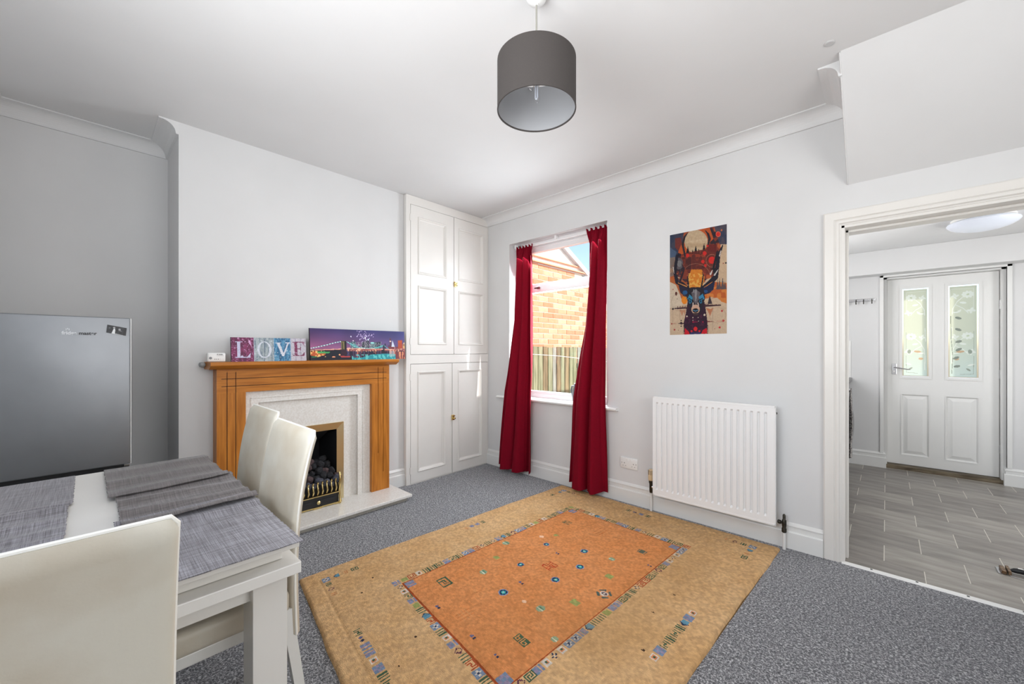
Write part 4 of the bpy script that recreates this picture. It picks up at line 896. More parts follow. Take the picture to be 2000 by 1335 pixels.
# ------------------------------------------------------------------ rug
RA, RB, RC, RDn = np.array([-2.095, 2.868]), np.array([-.468, 2.858]), np.array([-2.229, .754]), np.array([-.572, .49])
RW, RH = 1.65, 2.25
def ab2w(a, b_): 
    a = np.asarray(a)[..., None]; b_ = np.asarray(b_)[..., None]
    return (RC*(1-a)+RDn*a)*(1-b_)+(RA*(1-a)+RB*a)*b_
def w2ab(x, y):
    p = np.array([.5, .5])
    for _ in range(12):
        f0 = ab2w(p[0], p[1])-np.array([x, y]); e = 1e-4
        J = np.stack([(ab2w(p[0]+e, p[1])-ab2w(p[0], p[1]))/e, (ab2w(p[0], p[1]+e)-ab2w(p[0], p[1]))/e], 1); p = p-np.linalg.solve(J, f0)
    return p[0]*RW, p[1]*RH
NX, NY = 330, 450
A = Art(NX, NY, lambda u, v: (u*RW, (1-v)*RH), (206, 167, 120))
nA, nB, nC = A.noise(9, 13, 41), A.noise(30, 42, 42), A.noise(150, 200, 43)
A.put(nA, (190, 146, 96), .5); A.put(nB, (214, 180, 140), .35)
ix0, ix1, iy0, iy1 = .375, 1.275, .40, 1.865
c1 = w2ab(-1.743, 2.558); c2 = w2ab(-.847, 2.461); c3 = w2ab(-1.854, 1.044); c4 = w2ab(-.945, .965)
ix0 = (c1[0]+c3[0])/2; ix1 = (c2[0]+c4[0])/2; iy0 = (c3[1]+c4[1])/2; iy1 = (c1[1]+c2[1])/2
BWD = .044
fx0, fx1, fy0, fy1 = ix0+BWD, ix1-BWD, iy0+BWD, iy1-BWD
A.rect(fx0, fx1, fy0, fy1, (208, 136, 82)); fm = ((A.X > fx0) & (A.X < fx1) & (A.Y > fy0) & (A.Y < fy1)).astype(float)
A.put(fm*nA, (216, 150, 100), .6); A.put(fm*nB, (196, 122, 68), .4)
RED = (150, 62, 30)
def rline(x0, x1, y0, y1, w_=.0045, a=.85):
    A.line([(x0, y0), (x1, y0), (x1, y1), (x0, y1), (x0, y0)], w_, RED, a)
rline(fx0, fx1, fy0, fy1, .006); rline(.085, RW-.085, .085, RH-.085, .004, .6)
GRN, BLU, TEA, PUR, WHT, NVY, LGR, RST = (66, 92, 70), (118, 136, 160), (40, 112, 132), (146, 134, 156), (206, 196, 184), (44, 54, 80), (150, 156, 92), (166, 74, 44)
def motif(kind, cx, cy, s, rot=0):
    """s = half size; rot 0: along x"""
    def P(pts): return [((cx+px*s, cy+py*s) if rot == 0 else (cx-py*s, cy+px*s)) for px, py in pts]
    if kind == 'bars':
        for k in (-.7, 0, .7): A.poly(P([(k-.16, -1), (k+.16, -1), (k+.16, 1), (k-.16, 1)]), GRN)
    elif kind == 'key' or kind == 'rustkey':
        c = GRN if kind == 'key' else RST; w_ = s*.24
        for q_ in ([(-1, -.8), (1, -.8), (1, .8), (-1, .8), (-1, -.8)], [(-.45, -.8), (-.45, .2), (.1, .2)], [(.5, .8), (.5, -.2), (0, -.2)]): A.line(P(q_), w_, c)
    elif kind == 'cross':
        A.poly(P([(-1, -1), (1, -1), (1, 1), (-1, 1)]), BLU); A.line(P([(-.6, 0), (.6, 0)]), s*.4, WHT); A.line(P([(0, -.6), (0, .6)]), s*.4, WHT); A.ell(cx, cy, s*.3, s*.3, NVY)
    elif kind == 'check':
        for i in range(-1, 2):
            for j in range(-1, 2):
                A.poly(P([(i*.66-.3, j*.66-.3), (i*.66+.3, j*.66-.3), (i*.66+.3, j*.66+.3), (i*.66-.3, j*.66+.3)]), BLU if (i+j) % 2 == 0 else PUR)
    elif kind == 'dots':
        for i, j in ((-.6, 0), (.6, 0), (0, .6), (0, -.6)): A.poly(P([(i-.28, j), (i, j+.28), (i+.28, j), (i, j-.28)]), NVY)
        A.ell(cx, cy, s*.25, s*.25, WHT)
    elif kind == 'diamond':
        A.line(P([(-.8, 0), (0, .9), (.8, 0), (0, -.9), (-.8, 0)]), s*.28, (92, 52, 72))
    elif kind == 'light':
        A.poly(P([(-.8, -.9), (.8, -.9), (.8, .9), (-.8, .9)]), WHT); A.poly(P([(-.4, -.45), (.4, -.45), (.4, .45), (-.4, .45)]), (206, 132, 90)); A.ell(cx, cy, s*.3, s*.3, GRN)
    elif kind == 'olive': A.poly(P([(-1, -.8), (.8, -.8), (1, .7), (-.8, .8)]), LGR)
    elif kind == 'arrow':
        A.poly(P([(-.2, -.9), (1, -.9), (1, .9), (-.2, .9), (-.8, 0)]), (96, 140, 160)); A.line(P([(-.1, -.9), (-.9, 0), (-.1, .9)]), s*.25, NVY)
    elif kind == 'eye':
        A.ell(cx, cy, s*1.1, s*1.1, (120, 150, 190)); A.ell(cx, cy, s*.9, s*.9, NVY); A.ell(cx, cy, s*.5, s*.5, (70, 190, 190)); A.ell(cx, cy, s*.22, s*.22, WHT)
    elif kind == 'flower':
        A.ell(cx, cy, s, s, (136, 158, 128)); A.line(P([(-.8, -.2), (.8, -.2)]), s*.22, (210, 210, 190)); A.line(P([(-.7, .35), (.7, .35)]), s*.2, (70, 110, 90))
    elif kind == 'gg':
        for o2 in (-.75, .75):
            A.poly(P([(o2-.65, -.8), (o2+.65, -.8), (o2+.65, .8), (o2-.65, .8)]), GRN); A.line(P([(o2-.35, .5), (o2-.35, -.5), (o2+.35, -.5), (o2+.35, .05), (o2, .05)]), s*.2, (206, 140, 84))
    elif kind == 'faint':
        for i in (-.6, -.1, .4): A.line(P([(i, -1), (i, .9)]), s*.14, (190, 110, 60), .6); A.line(P([(-.8, i), (.8, i)]), s*.14, (206, 150, 100), .6)
    elif kind == 'redkey':
        for q_ in ([(-1, .9), (-.1, .9), (-.1, .1), (-.9, .1)], [(1, -.9), (.1, -.9), (.1, -.1), (.9, -.1)], [(.1, .9), (.9, .9), (.9, .3), (.2, .3)], [(-.1, -.9), (-.9, -.9), (-.9, -.3), (-.2, -.3)], [(-.5, .9), (-.5, .4)], [(.5, -.9), (.5, -.4)]): A.line(P(q_), s*.16, (176, 66, 40))
    elif kind == 'fan':
        for i, j in ((-.7, .7), (.7, .7), (-.7, -.7), (.7, -.7)): A.line(P([(i*1.2, j*.5), (i*.5, j*1.1)]), s*.35, (80, 96, 90))
        A.ell(cx, cy, s*.6, s*.5, WHT); A.ell(cx, cy, s*.38, s*.3, (96, 76, 80)); A.ell(cx, cy, s*.2, s*.16, WHT)
    elif kind == 'two': A.ell(cx-.5*s, cy, s*.4, s*.45, (96, 96, 130)); A.ell(cx+.5*s, cy, s*.4, s*.45, NVY)
    elif kind == 'pale': A.ell(cx, cy, s, s*.8, (230, 190, 160))
    elif kind == 'weave':
        A.poly(P([(-1, -.8), (1, -.8), (1, .8), (-1, .8)]), (96, 100, 84))
        for i in (-.6, 0, .6): A.line(P([(i, -.6), (i, .6)]), s*.16, (190, 130, 84))
seq = ['bars', 'key', 'check', 'dots', 'light', 'key', 'check', 'olive', 'bars', 'arrow', 'rustkey', 'cross', 'bars', 'light', 'check', 'diamond', 'bars', 'rustkey', 'cross', 'bars', 'dots', 'check', 'key']
hb = BWD/2
n_ = int((ix1-ix0)/.044)
for k in range(n_):
    x = ix0+hb+(ix1-ix0-BWD)*k/(n_-1)
    motif(seq[(k*1+2) % len(seq)], x, iy0+hb*.9, .0196, 0); motif(seq[(k*5+7) % len(seq)], x, iy1-hb*.9, .0196, 0)
n_ = int((iy1-iy0)/.044)
for k in range(1, n_-1):
    y = iy0+hb+(iy1-iy0-BWD)*k/(n_-1)
    motif(seq[(k*3+4) % len(seq)], ix0+hb*.9, y, .0196, 1); motif(seq[(k*7+1) % len(seq)], ix1-hb*.9, y, .0196, 1)
for (x, y, kd, s_) in ((-1.648, 1.252, 'key', .036), (-1.704, 1.761, 'flower', .030), (-1.474, 1.641, 'eye', .019), (-1.568, 1.448, 'flower', .026), (-1.368, 1.396, 'eye', .024), (-1.471, 1.317, 'faint', .022), (-1.51, 1.109, 'two', .018),
                       (-1.376, 1.161, 'faint', .042), (-1.444, 1.613, 'pale', .001), (-1.356, 1.514, 'two', .018), (-1.246, 1.413, 'pale', .013), (-1.157, 1.425, 'flower', .028), (-1.089, 1.219, 'gg', .026), (-1.243, 1.09, 'two', .018), (-1.101, 1.087, 'two', .014),
                       (-.993, 1.313, 'flower', .020), (-1.515, 1.921, 'eye', .018), (-1.298, 2.006, 'eye', .022), (-1.223, 1.848, 'eye', .022), (-1.247, 1.658, 'eye', .022), (-1.35, 1.743, 'redkey', .036), (-1.134, 2.034, 'flower', .022), (-1.059, 1.874, 'olive', .028),
                       (-1.002, 1.723, 'fan', .038), (-1.067, 1.57, 'olive', .032), (-1.047, 2.233, 'weave', .028), (-1.605, 2.263, 'key', .026), (-1.545, 2.059, 'olive', .02), (-.95, 2.12, 'two', .016), (-1.36, 2.30, 'faint', .05), (-1.40, 1.88, 'two', .016), (-1.60, 1.98, 'pale', .018), (-1.62, 1.60, 'olive', .024)):
    p = w2ab(x, y); motif(kd, p[0], p[1], s_*(.78 if kd in ('flower', 'olive') else .95))
# corner blocks of the field and outer border groups
for cx, cy in ((fx0+.03, fy0+.03), (fx1-.03, fy0+.03), (fx0+.03, fy1-.03), (fx1-.03, fy1-.03)): motif('check', cx, cy, .026)
o_ = .115
for cx, cy, sx, sy in ((o_, o_, 1, 1), (RW-o_, o_, -1, 1), (o_, RH-o_, 1, -1), (RW-o_, RH-o_, -1, -1)):
    motif('cross', cx, cy, .018)
    for k, kd in enumerate(('arrow', 'faint', 'key')): motif(kd, cx, cy+sy*(.055+.05*k), .016, 1)
    for k, kd in enumerate(('bars', 'diamond', 'faint')): motif(kd, cx+sx*(.05+.048*k), cy, .016)
for cy0 in (RH*.42,):
    for k, kd in enumerate(('light', 'check', 'key', 'bars', 'key', 'bars', 'arrow', 'check', 'light')): motif(kd, RW-.125, cy0+k*.045, .019, 1)
for k, kd in enumerate(('key', 'two', 'check', 'check', 'light', 'check', 'bars', 'key')): motif(kd, .60+k*.048, .125, .019, 0)
for k, kd in enumerate(('faint', 'check', 'check', 'bars')): motif(kd, .125, 1.05+k*.05, .018, 1)
for k, kd in enumerate(('bars', 'two', 'check', 'bars')): motif(kd, .72+k*.05, RH-.12, .018, 0)
for x, y in ((-1.95, 1.02), (-1.87, .92), (-1.33, .80), (-1.42, .93), (-.75, 1.95), (-.77, 1.75), (-.70, 1.5)):
    p = w2ab(x, y); A.ell(p[0], p[1], .007, .005, (60, 44, 34))
A.c = A.c*(0.90+0.18*nC[..., None]); A.put(np.clip((A.noise(5, 8, 77)-.45)*2, 0, 1)*np.clip((A.X-.7)/.6, 0, 1), (150, 108, 62), .30)
TH = .017
U, V = np.meshgrid(np.arange(NX+1)/NX, np.arange(NY+1)/NY)
P2 = ab2w(U.ravel(), 1-V.ravel())
ed = np.minimum(np.minimum(U*RW, (1-U)*RW), np.minimum(V*RH, (1-V)*RH)).ravel()
hz_ = TH*np.sqrt(np.clip(1-(1-np.clip(ed/.018, 0, 1))**2, 0, 1))
gn = np.random.default_rng(3).random(hz_.shape)
grow = np.exp(-((ed-.085)/.006)**2)
ug, vg = U.ravel()*RW, (1-V.ravel())*RH
dfield = np.minimum(np.minimum(np.abs(ug-fx0), np.abs(ug-fx1))+99*((vg < fy0) | (vg > fy1)), np.minimum(np.abs(vg-fy0), np.abs(vg-fy1))+99*((ug < fx0) | (ug > fx1)))
hz_ = hz_+(gn-.5)*.0022*np.clip(ed/.02, 0, 1)-.004*grow-.003*np.exp(-(dfield/.005)**2)
wv = .004*np.sin(ug*7+1)*np.sin(vg*5)*np.clip(ed/.1, 0, 1)
hz_ = np.maximum(hz_+np.maximum(wv, 0), 0.0005)
edge_w = .003*np.sin(vg*6+2)+.0015*np.sin(vg*23)
P2[:, 0] += edge_w*np.exp(-ed/.1)
P2[:, 1] += (.003*np.sin(ug*7)+.0015*np.sin(ug*27+1))*np.exp(-ed/.1)
Pv = np.concatenate([P2, hz_[:, None]], 1); I = np.arange((NX+1)*(NY+1)).reshape(NY+1, NX+1)
F = np.stack([I[:-1, :-1], I[1:, :-1], I[1:, 1:], I[:-1, 1:]], -1).reshape(-1, 4).tolist()
b0 = len(Pv); cr_ = [int(I[0, 0]), int(I[0, -1]), int(I[-1, -1]), int(I[-1, 0])]
F.append(cr_)
me = bpy.data.meshes.new('rug'); me.from_pydata(Pv.tolist(), [], F); me.update()
at = me.color_attributes.new('Col', 'FLOAT_COLOR', 'CORNER')
cc = np.concatenate([np.concatenate([lin(np.clip(A.c, 0, 255)).reshape(-1, 3), np.ones((NX*NY, 1))], 1), [[.3, .2, .1, 1]]])
at.data.foreach_set('color', np.repeat(cc, 4, axis=0).astype(np.float32).ravel())
tag(obj('rug', me, attr_mat('wool_pile', .95, bump=.8, bscale=150, var=.15, vscale=90, bdist=.006, spec=.1, stretch=(1, 2.4, 1)), smooth=True, angle=None), 'large orange and tan wool rug with small geometric motifs on the carpet', 'rug')

# ------------------------------------------------------------------ dining table
dt = thing('dining_table', 'white extending dining table beside the fireplace, topped with grey placemats', 'table', (-1.57, 0, 0))
TX0, TX1, TY0, TY1 = -2.125, -1.022, -.375, .348
obj('tabletop', bx(TX0, TX1, TY0, TY1, .732, .750, bev=.002), M['table'], dt)
obj('apron', bxs([(TX0+.05, TX1-.055, TY0+.02, TY1-.020, .692, .732)], bev=.002), M['table'], dt)
obj('extension_leaf', bx(TX0-.005, TX1-.010, TY0-.008, TY1+.008, .664, .691, bev=.002), M['table'], dt)
obj('lower_frame', bxs([(TX1-.11, TX1-.09, TY0+.08, TY1-.08, .60, .664), (TX0+.09, TX0+.11, TY0+.08, TY1-.08, .60, .664), (TX0+.1, TX1-.1, TY0+.05, TY0+.07, .60, .664), (TX0+.1, TX1-.1, TY1-.07, TY1-.05, .60, .664)]), M['table'], dt)
for x0, x1 in ((-1.170, -1.088), (-2.06, -1.978)):
    for y0, y1 in ((.268, .342), (-.367, -.293)): obj('leg', bx(x0, x1, y0, y1, 0, .664, bev=.0015), M['table'], dt)

# placemats
def placemat(x0, x1, y0, y1, z, waves, label, ov=0.0, seed=0, m_='placemat'):
    """waves: list of (x centre, height, width); fringed ends along y edges"""
    r = random.Random(seed); NXp, NYp = 110, 60; V_ = []; F_ = []
    ez = [r.uniform(-.0018, .0018) for _ in range(NXp+1)]
    for side in (0, 1):
        for i in range(NXp+1):
            x = x0+(x1-x0)*i/NXp
            for j in range(NYp+1):
                v = j/NYp; yy = y0+(y1-y0)*v+(ez[i] if j in (0, NYp) else 0)
                h_ = sum(1.25*a*math.exp(-((x-c-.012*math.sin(3*v+c*9))/w_)**2)*(.75+.25*math.cos(v*2.4+c*20)) for c, a, w_ in waves)
                V_.append((x+.0008*math.sin(yy*90), yy, z+h_+.0022*(1-side)))
        base = side*(NXp+1)*(NYp+1)
        for i in range(NXp):
            for j in range(NYp):
                a = base+i*(NYp+1)+j; q_ = (a, a+NYp+1, a+NYp+2, a+1); F_.append(q_ if side == 0 else q_[::-1])
    N1 = (NXp+1)*(NYp+1)
    for i in range(NXp):
        for j in (0, NYp): a = i*(NYp+1)+j; b_ = a+NYp+1; F_.append((a, b_, b_+N1, a+N1))
    for j in range(NYp):
        for i in (0, NXp): a = i*(NYp+1)+j; F_.append((a, a+1, a+1+N1, a+N1))
    me = bpy.data.meshes.new('placemat'); me.from_pydata(V_, [], F_); me.update()
    bm = bmesh.new(); bm.from_mesh(me)
    return tag(obj('placemat', bm, M[m_], smooth=True, angle=60), label, 'placemat', 'grey woven placemats on the dining table')
zt = .7505
placemat(-1.445, -1.004, .048, .350, zt, [(-1.46, .012, .05), (-1.36, .005, .025)], 'grey woven placemat at the table corner nearest the rug, overhanging the edge', seed=1)
placemat(-1.775, -1.375, .060, .352, zt+.0035, [(-1.40, .016, .035), (-1.50, .012, .024), (-1.60, .009, .024), (-1.70, .012, .035)], 'rippled grey woven placemat in the middle of the row nearest the fireplace', seed=2, m_='placemat_dark')
placemat(-2.100, -1.675, .044, .340, zt+.0075, [(-1.70, .013, .05), (-1.86, .009, .045), (-2.03, .006, .04)], 'grey woven placemat at the far end of the row nearest the fireplace, lying over another', seed=3, m_='placemat_dark')
placemat(-2.118, -1.720, -.345, -.028, zt, [(-1.73, .006, .02)], 'smooth grey woven placemat at the far end of the table, in front of the fridge', seed=4)
placemat(-1.735, -1.345, -.350, -.036, zt+.0035, [(-1.68, .008, .025), (-1.58, .009, .02), (-1.50, .008, .02), (-1.42, .008, .025)], 'ridged grey woven placemat in the middle of the row nearer the camera', seed=5)
placemat(-1.380, -1.000, -.350, -.040, zt, [(-1.36, .014, .03)], 'grey woven placemat hidden behind the back of the nearest chair', seed=6)

# ------------------------------------------------------------------ dining chairs
def slab_curve(prof, w0, w1, th, n=40, m=10, r_edge=.012):
    """upholstered back: prof (y,z) centre line bottom to top; w half-width at bottom/top; rounded rim"""
    bm = bmesh.new(); P_ = [Vector((0, a, b_)) for a, b_ in prof]
    # resample smoothly
    ys = np.array([a for a, _ in prof]); zs_ = np.array([b_ for _, b_ in prof]); tt = np.linspace(0, 1, len(prof)); T = np.linspace(0, 1, n)
    cy = np.polyfit(tt, ys, 3); cz = np.polyfit(tt, zs_, 2); Yc = np.polyval(cy, T); Zc = np.polyval(cz, T)
    rings = []
    for i in range(n):
        t_ = T[i]; dy, dz = np.polyval(np.polyder(cy), t_), np.polyval(np.polyder(cz), t_); l_ = math.hypot(dy, dz); ny, nz = dz/l_, -dy/l_
        w_ = w0+(w1-w0)*t_; edge = 1.0
        e = min(t_, 1-t_)*abs(Zc[-1]-Zc[0]); k_ = math.sqrt(max(0, 1-(1-min(1, e/.014))**2))
        th_ = th*(.25+.75*k_); wi = w_-.008*(1-k_)
        ring = []
        for s_ in range(20):
            a = 2*PI*s_/20; ca, sa = math.cos(a), math.sin(a); ex = abs(ca)**.12*(1 if ca > 0 else -1); ey = abs(sa)**.75*(1 if sa > 0 else -1)
            ring.append(bm.verts.new((ex*wi if abs(ca) > 1e-6 else 0, Yc[i]+ny*ey*th_/2, Zc[i]+nz*ey*th_/2)))
        rings.append(ring)
    for a, b_ in zip(rings, rings[1:]):
        for k in range(20): bm.faces.new((a[k], a[(k+1) % 20], b_[(k+1) % 20], b_[k]))
    bm.faces.new(rings[0][::-1]); bm.faces.new(rings[-1]); return bm
def make_chair():
    t = thing('dining_chair', 'x', 'chair', (0, 0, 0))
    prof = [(.200, .375), (.198, .47), (.196, .58), (.200, .70), (.222, .84), (.252, .95)]
    obj('backrest', slab_curve(prof, .172, .174, .028), M['leather'], t, smooth=True, angle=50)
    # piping round the rim of the back
    cy = np.polyfit(np.linspace(0, 1, 6), [p[0] for p in prof], 3); cz = np.polyfit(np.linspace(0, 1, 6), [p[1] for p in prof], 2)
    pts = [(.172, float(np.polyval(cy, q_)), float(np.polyval(cz, q_))) for q_ in np.linspace(.02, .985, 26)]
    top = [(x, float(np.polyval(cy, 1.0)), float(np.polyval(cz, 1.0))+.001) for x in np.linspace(.164, -.164, 12)]
    path = pts+top+[(-a, b_, c) for a, b_, c in pts[::-1]]
    obj('piping', tube(path, .0036, 8), M['leather_edge'], t, smooth=True)
    bm = bx(-.176, .176, -.215, .185, .452, .515, bev=.018, seg=3); obj('seat', bm, M['leather'], t, smooth=True)
    obj('seat_base', bx(-.168, .168, -.205, .178, .425, .456, bev=.003), M['chairleg'], t)
    for sx in (-1, 1):
        bm = bmesh.new()
        for (xa, ya, za, xb, yb, zb, w_) in ((.152, -.185, .43, .156, -.195, 0, .015), (.154, .176, .46, .160, .242, 0, .015)):
            b2 = bmesh.new(); A_ = [b2.verts.new((sx*xa+i*w_, ya+j*w_, za)) for i, j in ((-1, -1), (1, -1), (1, 1), (-1, 1))]; B_ = [b2.verts.new((sx*xb+i*w_*.75, yb+j*w_*.75, zb)) for i, j in ((-1, -1), (1, -1), (1, 1), (-1, 1))]
            b2.faces.new(A_[::-1]); b2.faces.new(B_); [b2.faces.new((A_[i], A_[(i+1) % 4], B_[(i+1) % 4], B_[i])) for i in range(4)]
            lg = obj('leg', b2, M['chairleg'], t)
            if ya > 0:
                for zz in (.40, .30): obj('bolt', lathe([(.004, 0), (.004, .002)], (sx*.154-.0155, ya+.012, zz), (-1, 0, 0), 8), M['ink'], lg)
        bm.free()
    return t
ch = make_chair()
ch['group'] = 'white leatherette dining chairs around the table'
ch.location = (-1.414, .215, 0); ch.rotation_euler = (0, 0, 0)
ch['label'] = 'white leatherette dining chair at the table side by the fire, nearer the rug'
c2 = copy_tree(ch); c2.location = (-1.900, .262, 0); c2.rotation_euler = (0, 0, math.radians(0)); c2['label'] = 'white leatherette dining chair behind the other, nearer the chimney breast'
c3 = copy_tree(ch); c3.location = (-1.012, -.080, 0); c3.rotation_euler = (0, 0, -PI/2); c3['label'] = 'cream leatherette chair in the foreground with its back to the camera'

# ------------------------------------------------------------------ pendant lamp
lp = thing('pendant_lamp', 'dark grey drum pendant lamp hanging from the ceiling', 'lamp', (-.995, 1.2, CZ))
LX, LY = -.995, 1.2
obj('ceiling_rose', lathe([(.042, 0), (.042, -.012), (.036, -.026), (.020, -.036), (.008, -.040), (.006, -.046)], (LX, LY, CZ), seg=32), M['plastic'], lp, smooth=True)
obj('cord', tube([(LX, LY, CZ-.03), (LX, LY, 2.29)], .0035, 8), M['cord'], lp, smooth=True)
def ringwall(r0, r1, z0, z1, seg=72):
    bm = bmesh.new(); R_ = []
    for r, z in ((r0, z0), (r1, z0), (r1, z1), (r0, z1)): R_.append([bm.verts.new((LX+r*math.cos(2*PI*i/seg), LY+r*math.sin(2*PI*i/seg), z)) for i in range(seg)])
    for k in range(4):
        a, b_ = R_[k], R_[(k+1) % 4]
        for i in range(seg): bm.faces.new((a[i], a[(i+1) % seg], b_[(i+1) % seg], b_[i]))
    return bm
obj('lamp_shade', ringwall(.1510, .1526, 2.135, 2.325), M['shade_out'], lp, smooth=True)
obj('shade_lining', ringwall(.1496, .1509, 2.1355, 2.3245), M['shade_in'], lp, smooth=True)
obj('shade_rim', bm := ringwall(.1490, .1534, 2.1335, 2.1385), M['shade_out'], lp, smooth=True)
bm = bmesh.new()
for k in range(3):
    a = 2*PI*k/3+.4; add_tube(bm, [(LX+.02*math.cos(a), LY+.02*math.sin(a), 2.262), (LX+.08*math.cos(a), LY+.08*math.sin(a), 2.262), (LX+.150*math.cos(a), LY+.150*math.sin(a), 2.318)], .002, 6)
add_tube(bm, [(LX+.021*math.cos(a), LY+.021*math.sin(a), 2.262) for a in np.linspace(0, 2*PI, 20)[:-1]], .002, 6, closed=True)
obj('shade_carrier', bm, M['chrome'], lp)
obj('lamp_holder', lathe([(.010, .04), (.016, .03), (.019, 0), (.019, -.02), (.024, -.022), (.024, -.026), (.015, -.028), (.015, -.04)], (LX, LY, 2.275), seg=20), M['plastic'], lp, smooth=True)
bulb = obj('bulb', lathe([(.012, .0), (.013, -.012), (.0135, -.055), (.010, -.066), (.004, -.070)], (LX, LY, 2.236), seg=20), M['glass'], lp, smooth=True)
obj('filament_tube', tube([(LX-.005, LY, 2.234), (LX-.005, LY, 2.185), (LX, LY, 2.178), (LX+.005, LY, 2.185), (LX+.005, LY, 2.234)], .0028, 8), M['opal'], bulb, smooth=True)

# smoke stain disc: small round ceiling fitting mark
tag(obj('ceiling_cover_plate', lathe([(.020, 0), (.020, -.003), (.016, -.005)], (-0.188, 2.300, CZ), seg=24), mat('grey_paint', L(196, 196, 196), .7)), 'small round grey cover plate on the ceiling near the stair soffit', 'cover plate')

# ------------------------------------------------------------------ kitchen things
DY = 5.70
kd = bpy.data.objects.new('door_2', None); C.objects.link(kd); kd.location = (.38, DY, 0); kd['kind'] = 'structure'; kd['label'] = 'white kitchen back door with two etched glass panes above two panels'
ux0, ux1, uz0, uz1 = .006, .750, .042, 1.928
pn = [(.106, .316, .925, 1.835), (.424, .640, .925, 1.835), (.106, .312, .135, .760), (.414, .632, .135, .760)]
bm = bmesh.new(); holes(bm, ux0, ux1, uz0, uz1, pn, lambda a, b_, c, d: add_box(bm, a, b_, DY, DY+.04, c, d)); obj('door_leaf', bm, M['gloss'], kd)
for i, (a, b_, c, d) in enumerate(pn):
    if i < 2:
        bm = bmesh.new(); hs = [(a+.012, b_-.012, c+.012, d-.012)]
        holes(bm, a-.010, b_+.010, c-.010, d+.010, hs, lambda p0, p1, p2, p3: add_box(bm, p0, p1, DY-.006, DY+.008, p2, p3)); obj('glazing_bead', bm, M['gloss'], kd)
        bm = bmesh.new(); holes(bm, a, b_, c, d, [(a+.022, b_-.022, c+.022, d-.022)], lambda p0, p1, p2, p3: add_box(bm, p0, p1, DY+.016, DY+.022, p2, p3)); obj('bevelled_border', bm, M['glass'], kd)
        W_, H_ = b_-a-.044, d-c-.044; flip = i == 1
        A = Art(72, 300, lambda u, v: (((1-u) if flip else u)*100, v*430), (234, 234, 221))
        A.c = A.c+(np.array([228, 238, 238])-A.c)*np.clip((A.Y-210)/220, 0, 1)[..., None]
        WH = (255, 255, 252)
        def leaf(x, y, l_, w_, ang, col=WH):
            A.poly([(x+l_*math.cos(q_)*math.cos(ang)-w_*math.sin(q_)*math.sin(ang), y+l_*math.cos(q_)*math.sin(ang)+w_*math.sin(q_)*math.cos(ang)) for q_ in np.linspace(0, 2*PI, 13)[:-1]], col)
        for bs in (0, 195):
            A.line([(52, 52+bs), (72, 72+bs), (88, 104+bs), (90, 130+bs)], 3.2, WH); A.line([(30, 128+bs), (50, 104+bs), (76, 88+bs)], 3.2, WH)
            for k in range(9): leaf(32+15*math.cos(k*.7), 40+bs+9*math.sin(k*.7), 9, 6, k*.7)
            leaf(32, 40+bs, 14, 9, 0); leaf(32, 40+bs, 6, 4, .4, (222, 226, 206))
            for k in range(4): leaf(80+8*math.cos(k*1.6), 45+bs+7*math.sin(k*1.6), 9, 4, .6+k*1.6)
            leaf(50, 78+bs, 13, 5, -.15); leaf(72, 120+bs, 15, 6, .25); leaf(62, 116+bs, 8, 4, .9); leaf(76, 117+bs, 8, 2, .2, (216, 220, 202))
            for k in range(4): leaf(20+9*math.cos(k*1.5), 116+bs+6*math.sin(k*1.5), 9, 5, k*1.4)
        DK_ = (176, 180, 172)
        A.line([(12, 12), (96, 12), (96, 60)], 1.6, WH); A.line([(12, 12), (12, 110)], 1.6, WH); A.line([(92, 195), (94, 260)], 3, WH); A.line([(10, 215), (10, 300)], 1.8, DK_); A.line([(92, 330), (90, 400)], 3, WH)
        leaf(60, 310, 16, 5, .1, (226, 190, 160)); leaf(74, 345, 10, 6, 0, (226, 190, 160)); leaf(20, 372, 14, 4, .3); leaf(24, 310, 8, 10, .2, DK_); leaf(30, 395, 10, 4, -.6, DK_); A.line([(10, 330), (12, 415), (60, 418)], 1.6, DK_)
        if flip:
            A.line([(96, 140), (94, 250), (88, 330), (92, 415)], 2.4, (150, 154, 148))
            for yy_ in (150, 205, 262, 300, 340, 380): leaf(72+6*math.sin(yy_), yy_, 13, 6, .5*math.sin(yy_*3), (160, 164, 158))
        me_ = A.face_mesh('pane', lambda u, v, q_: np.stack([a+.022+W_*u, DY+.016+.005*q_+0*u, d-.022-H_*v], 1), (220, 222, 205))
        obj('pane', me_, M['frost'], kd)
    else:
        bm = bmesh.new(); add_box(bm, a, b_, DY+.014, DY+.03, c, d)
        e = .034
        R_ = []
        for (ins, yy) in ((0, DY-.003), (.006, DY-.003), (.016, DY+.012), (.022, DY+.012), (e+.016, DY+.001)):
            R_.append([bm.verts.new((x, yy, z)) for x, z in ((a+ins, c+ins), (b_-ins, c+ins), (b_-ins, d-ins), (a+ins, d-ins))])
        for A_, B_ in zip(R_, R_[1:]):
            for k in range(4): bm.faces.new((A_[k], A_[(k+1) % 4], B_[(k+1) % 4], B_[k]))
        bm.faces.new(R_[-1]); obj('raised_panel', bm, M['gloss'], kd)
hp = obj('handle_plate', bx(.040, .076, DY-.005, DY, .955, 1.065, bev=.002), M['chrome'], kd)
obj('lever', tube([(.058, DY-.004, 1.03), (.058, DY-.045, 1.03), (.10, DY-.048, 1.022), (.155, DY-.046, 1.010), (.175, DY-.046, 1.012)], .0065, 8), M['chrome'], hp, smooth=True)
obj('keyhole', lathe([(.007, 0), (.007, .0015)], (.058, DY-.005, .985), (0, -1, 0), 12), M['plastic'], hp)
for z in (.30, .98, 1.62): obj('hinge', lathe([(.006, -.04), (.006, .04)], (.757, DY-.004, z), seg=8), M['chrome'], kd)
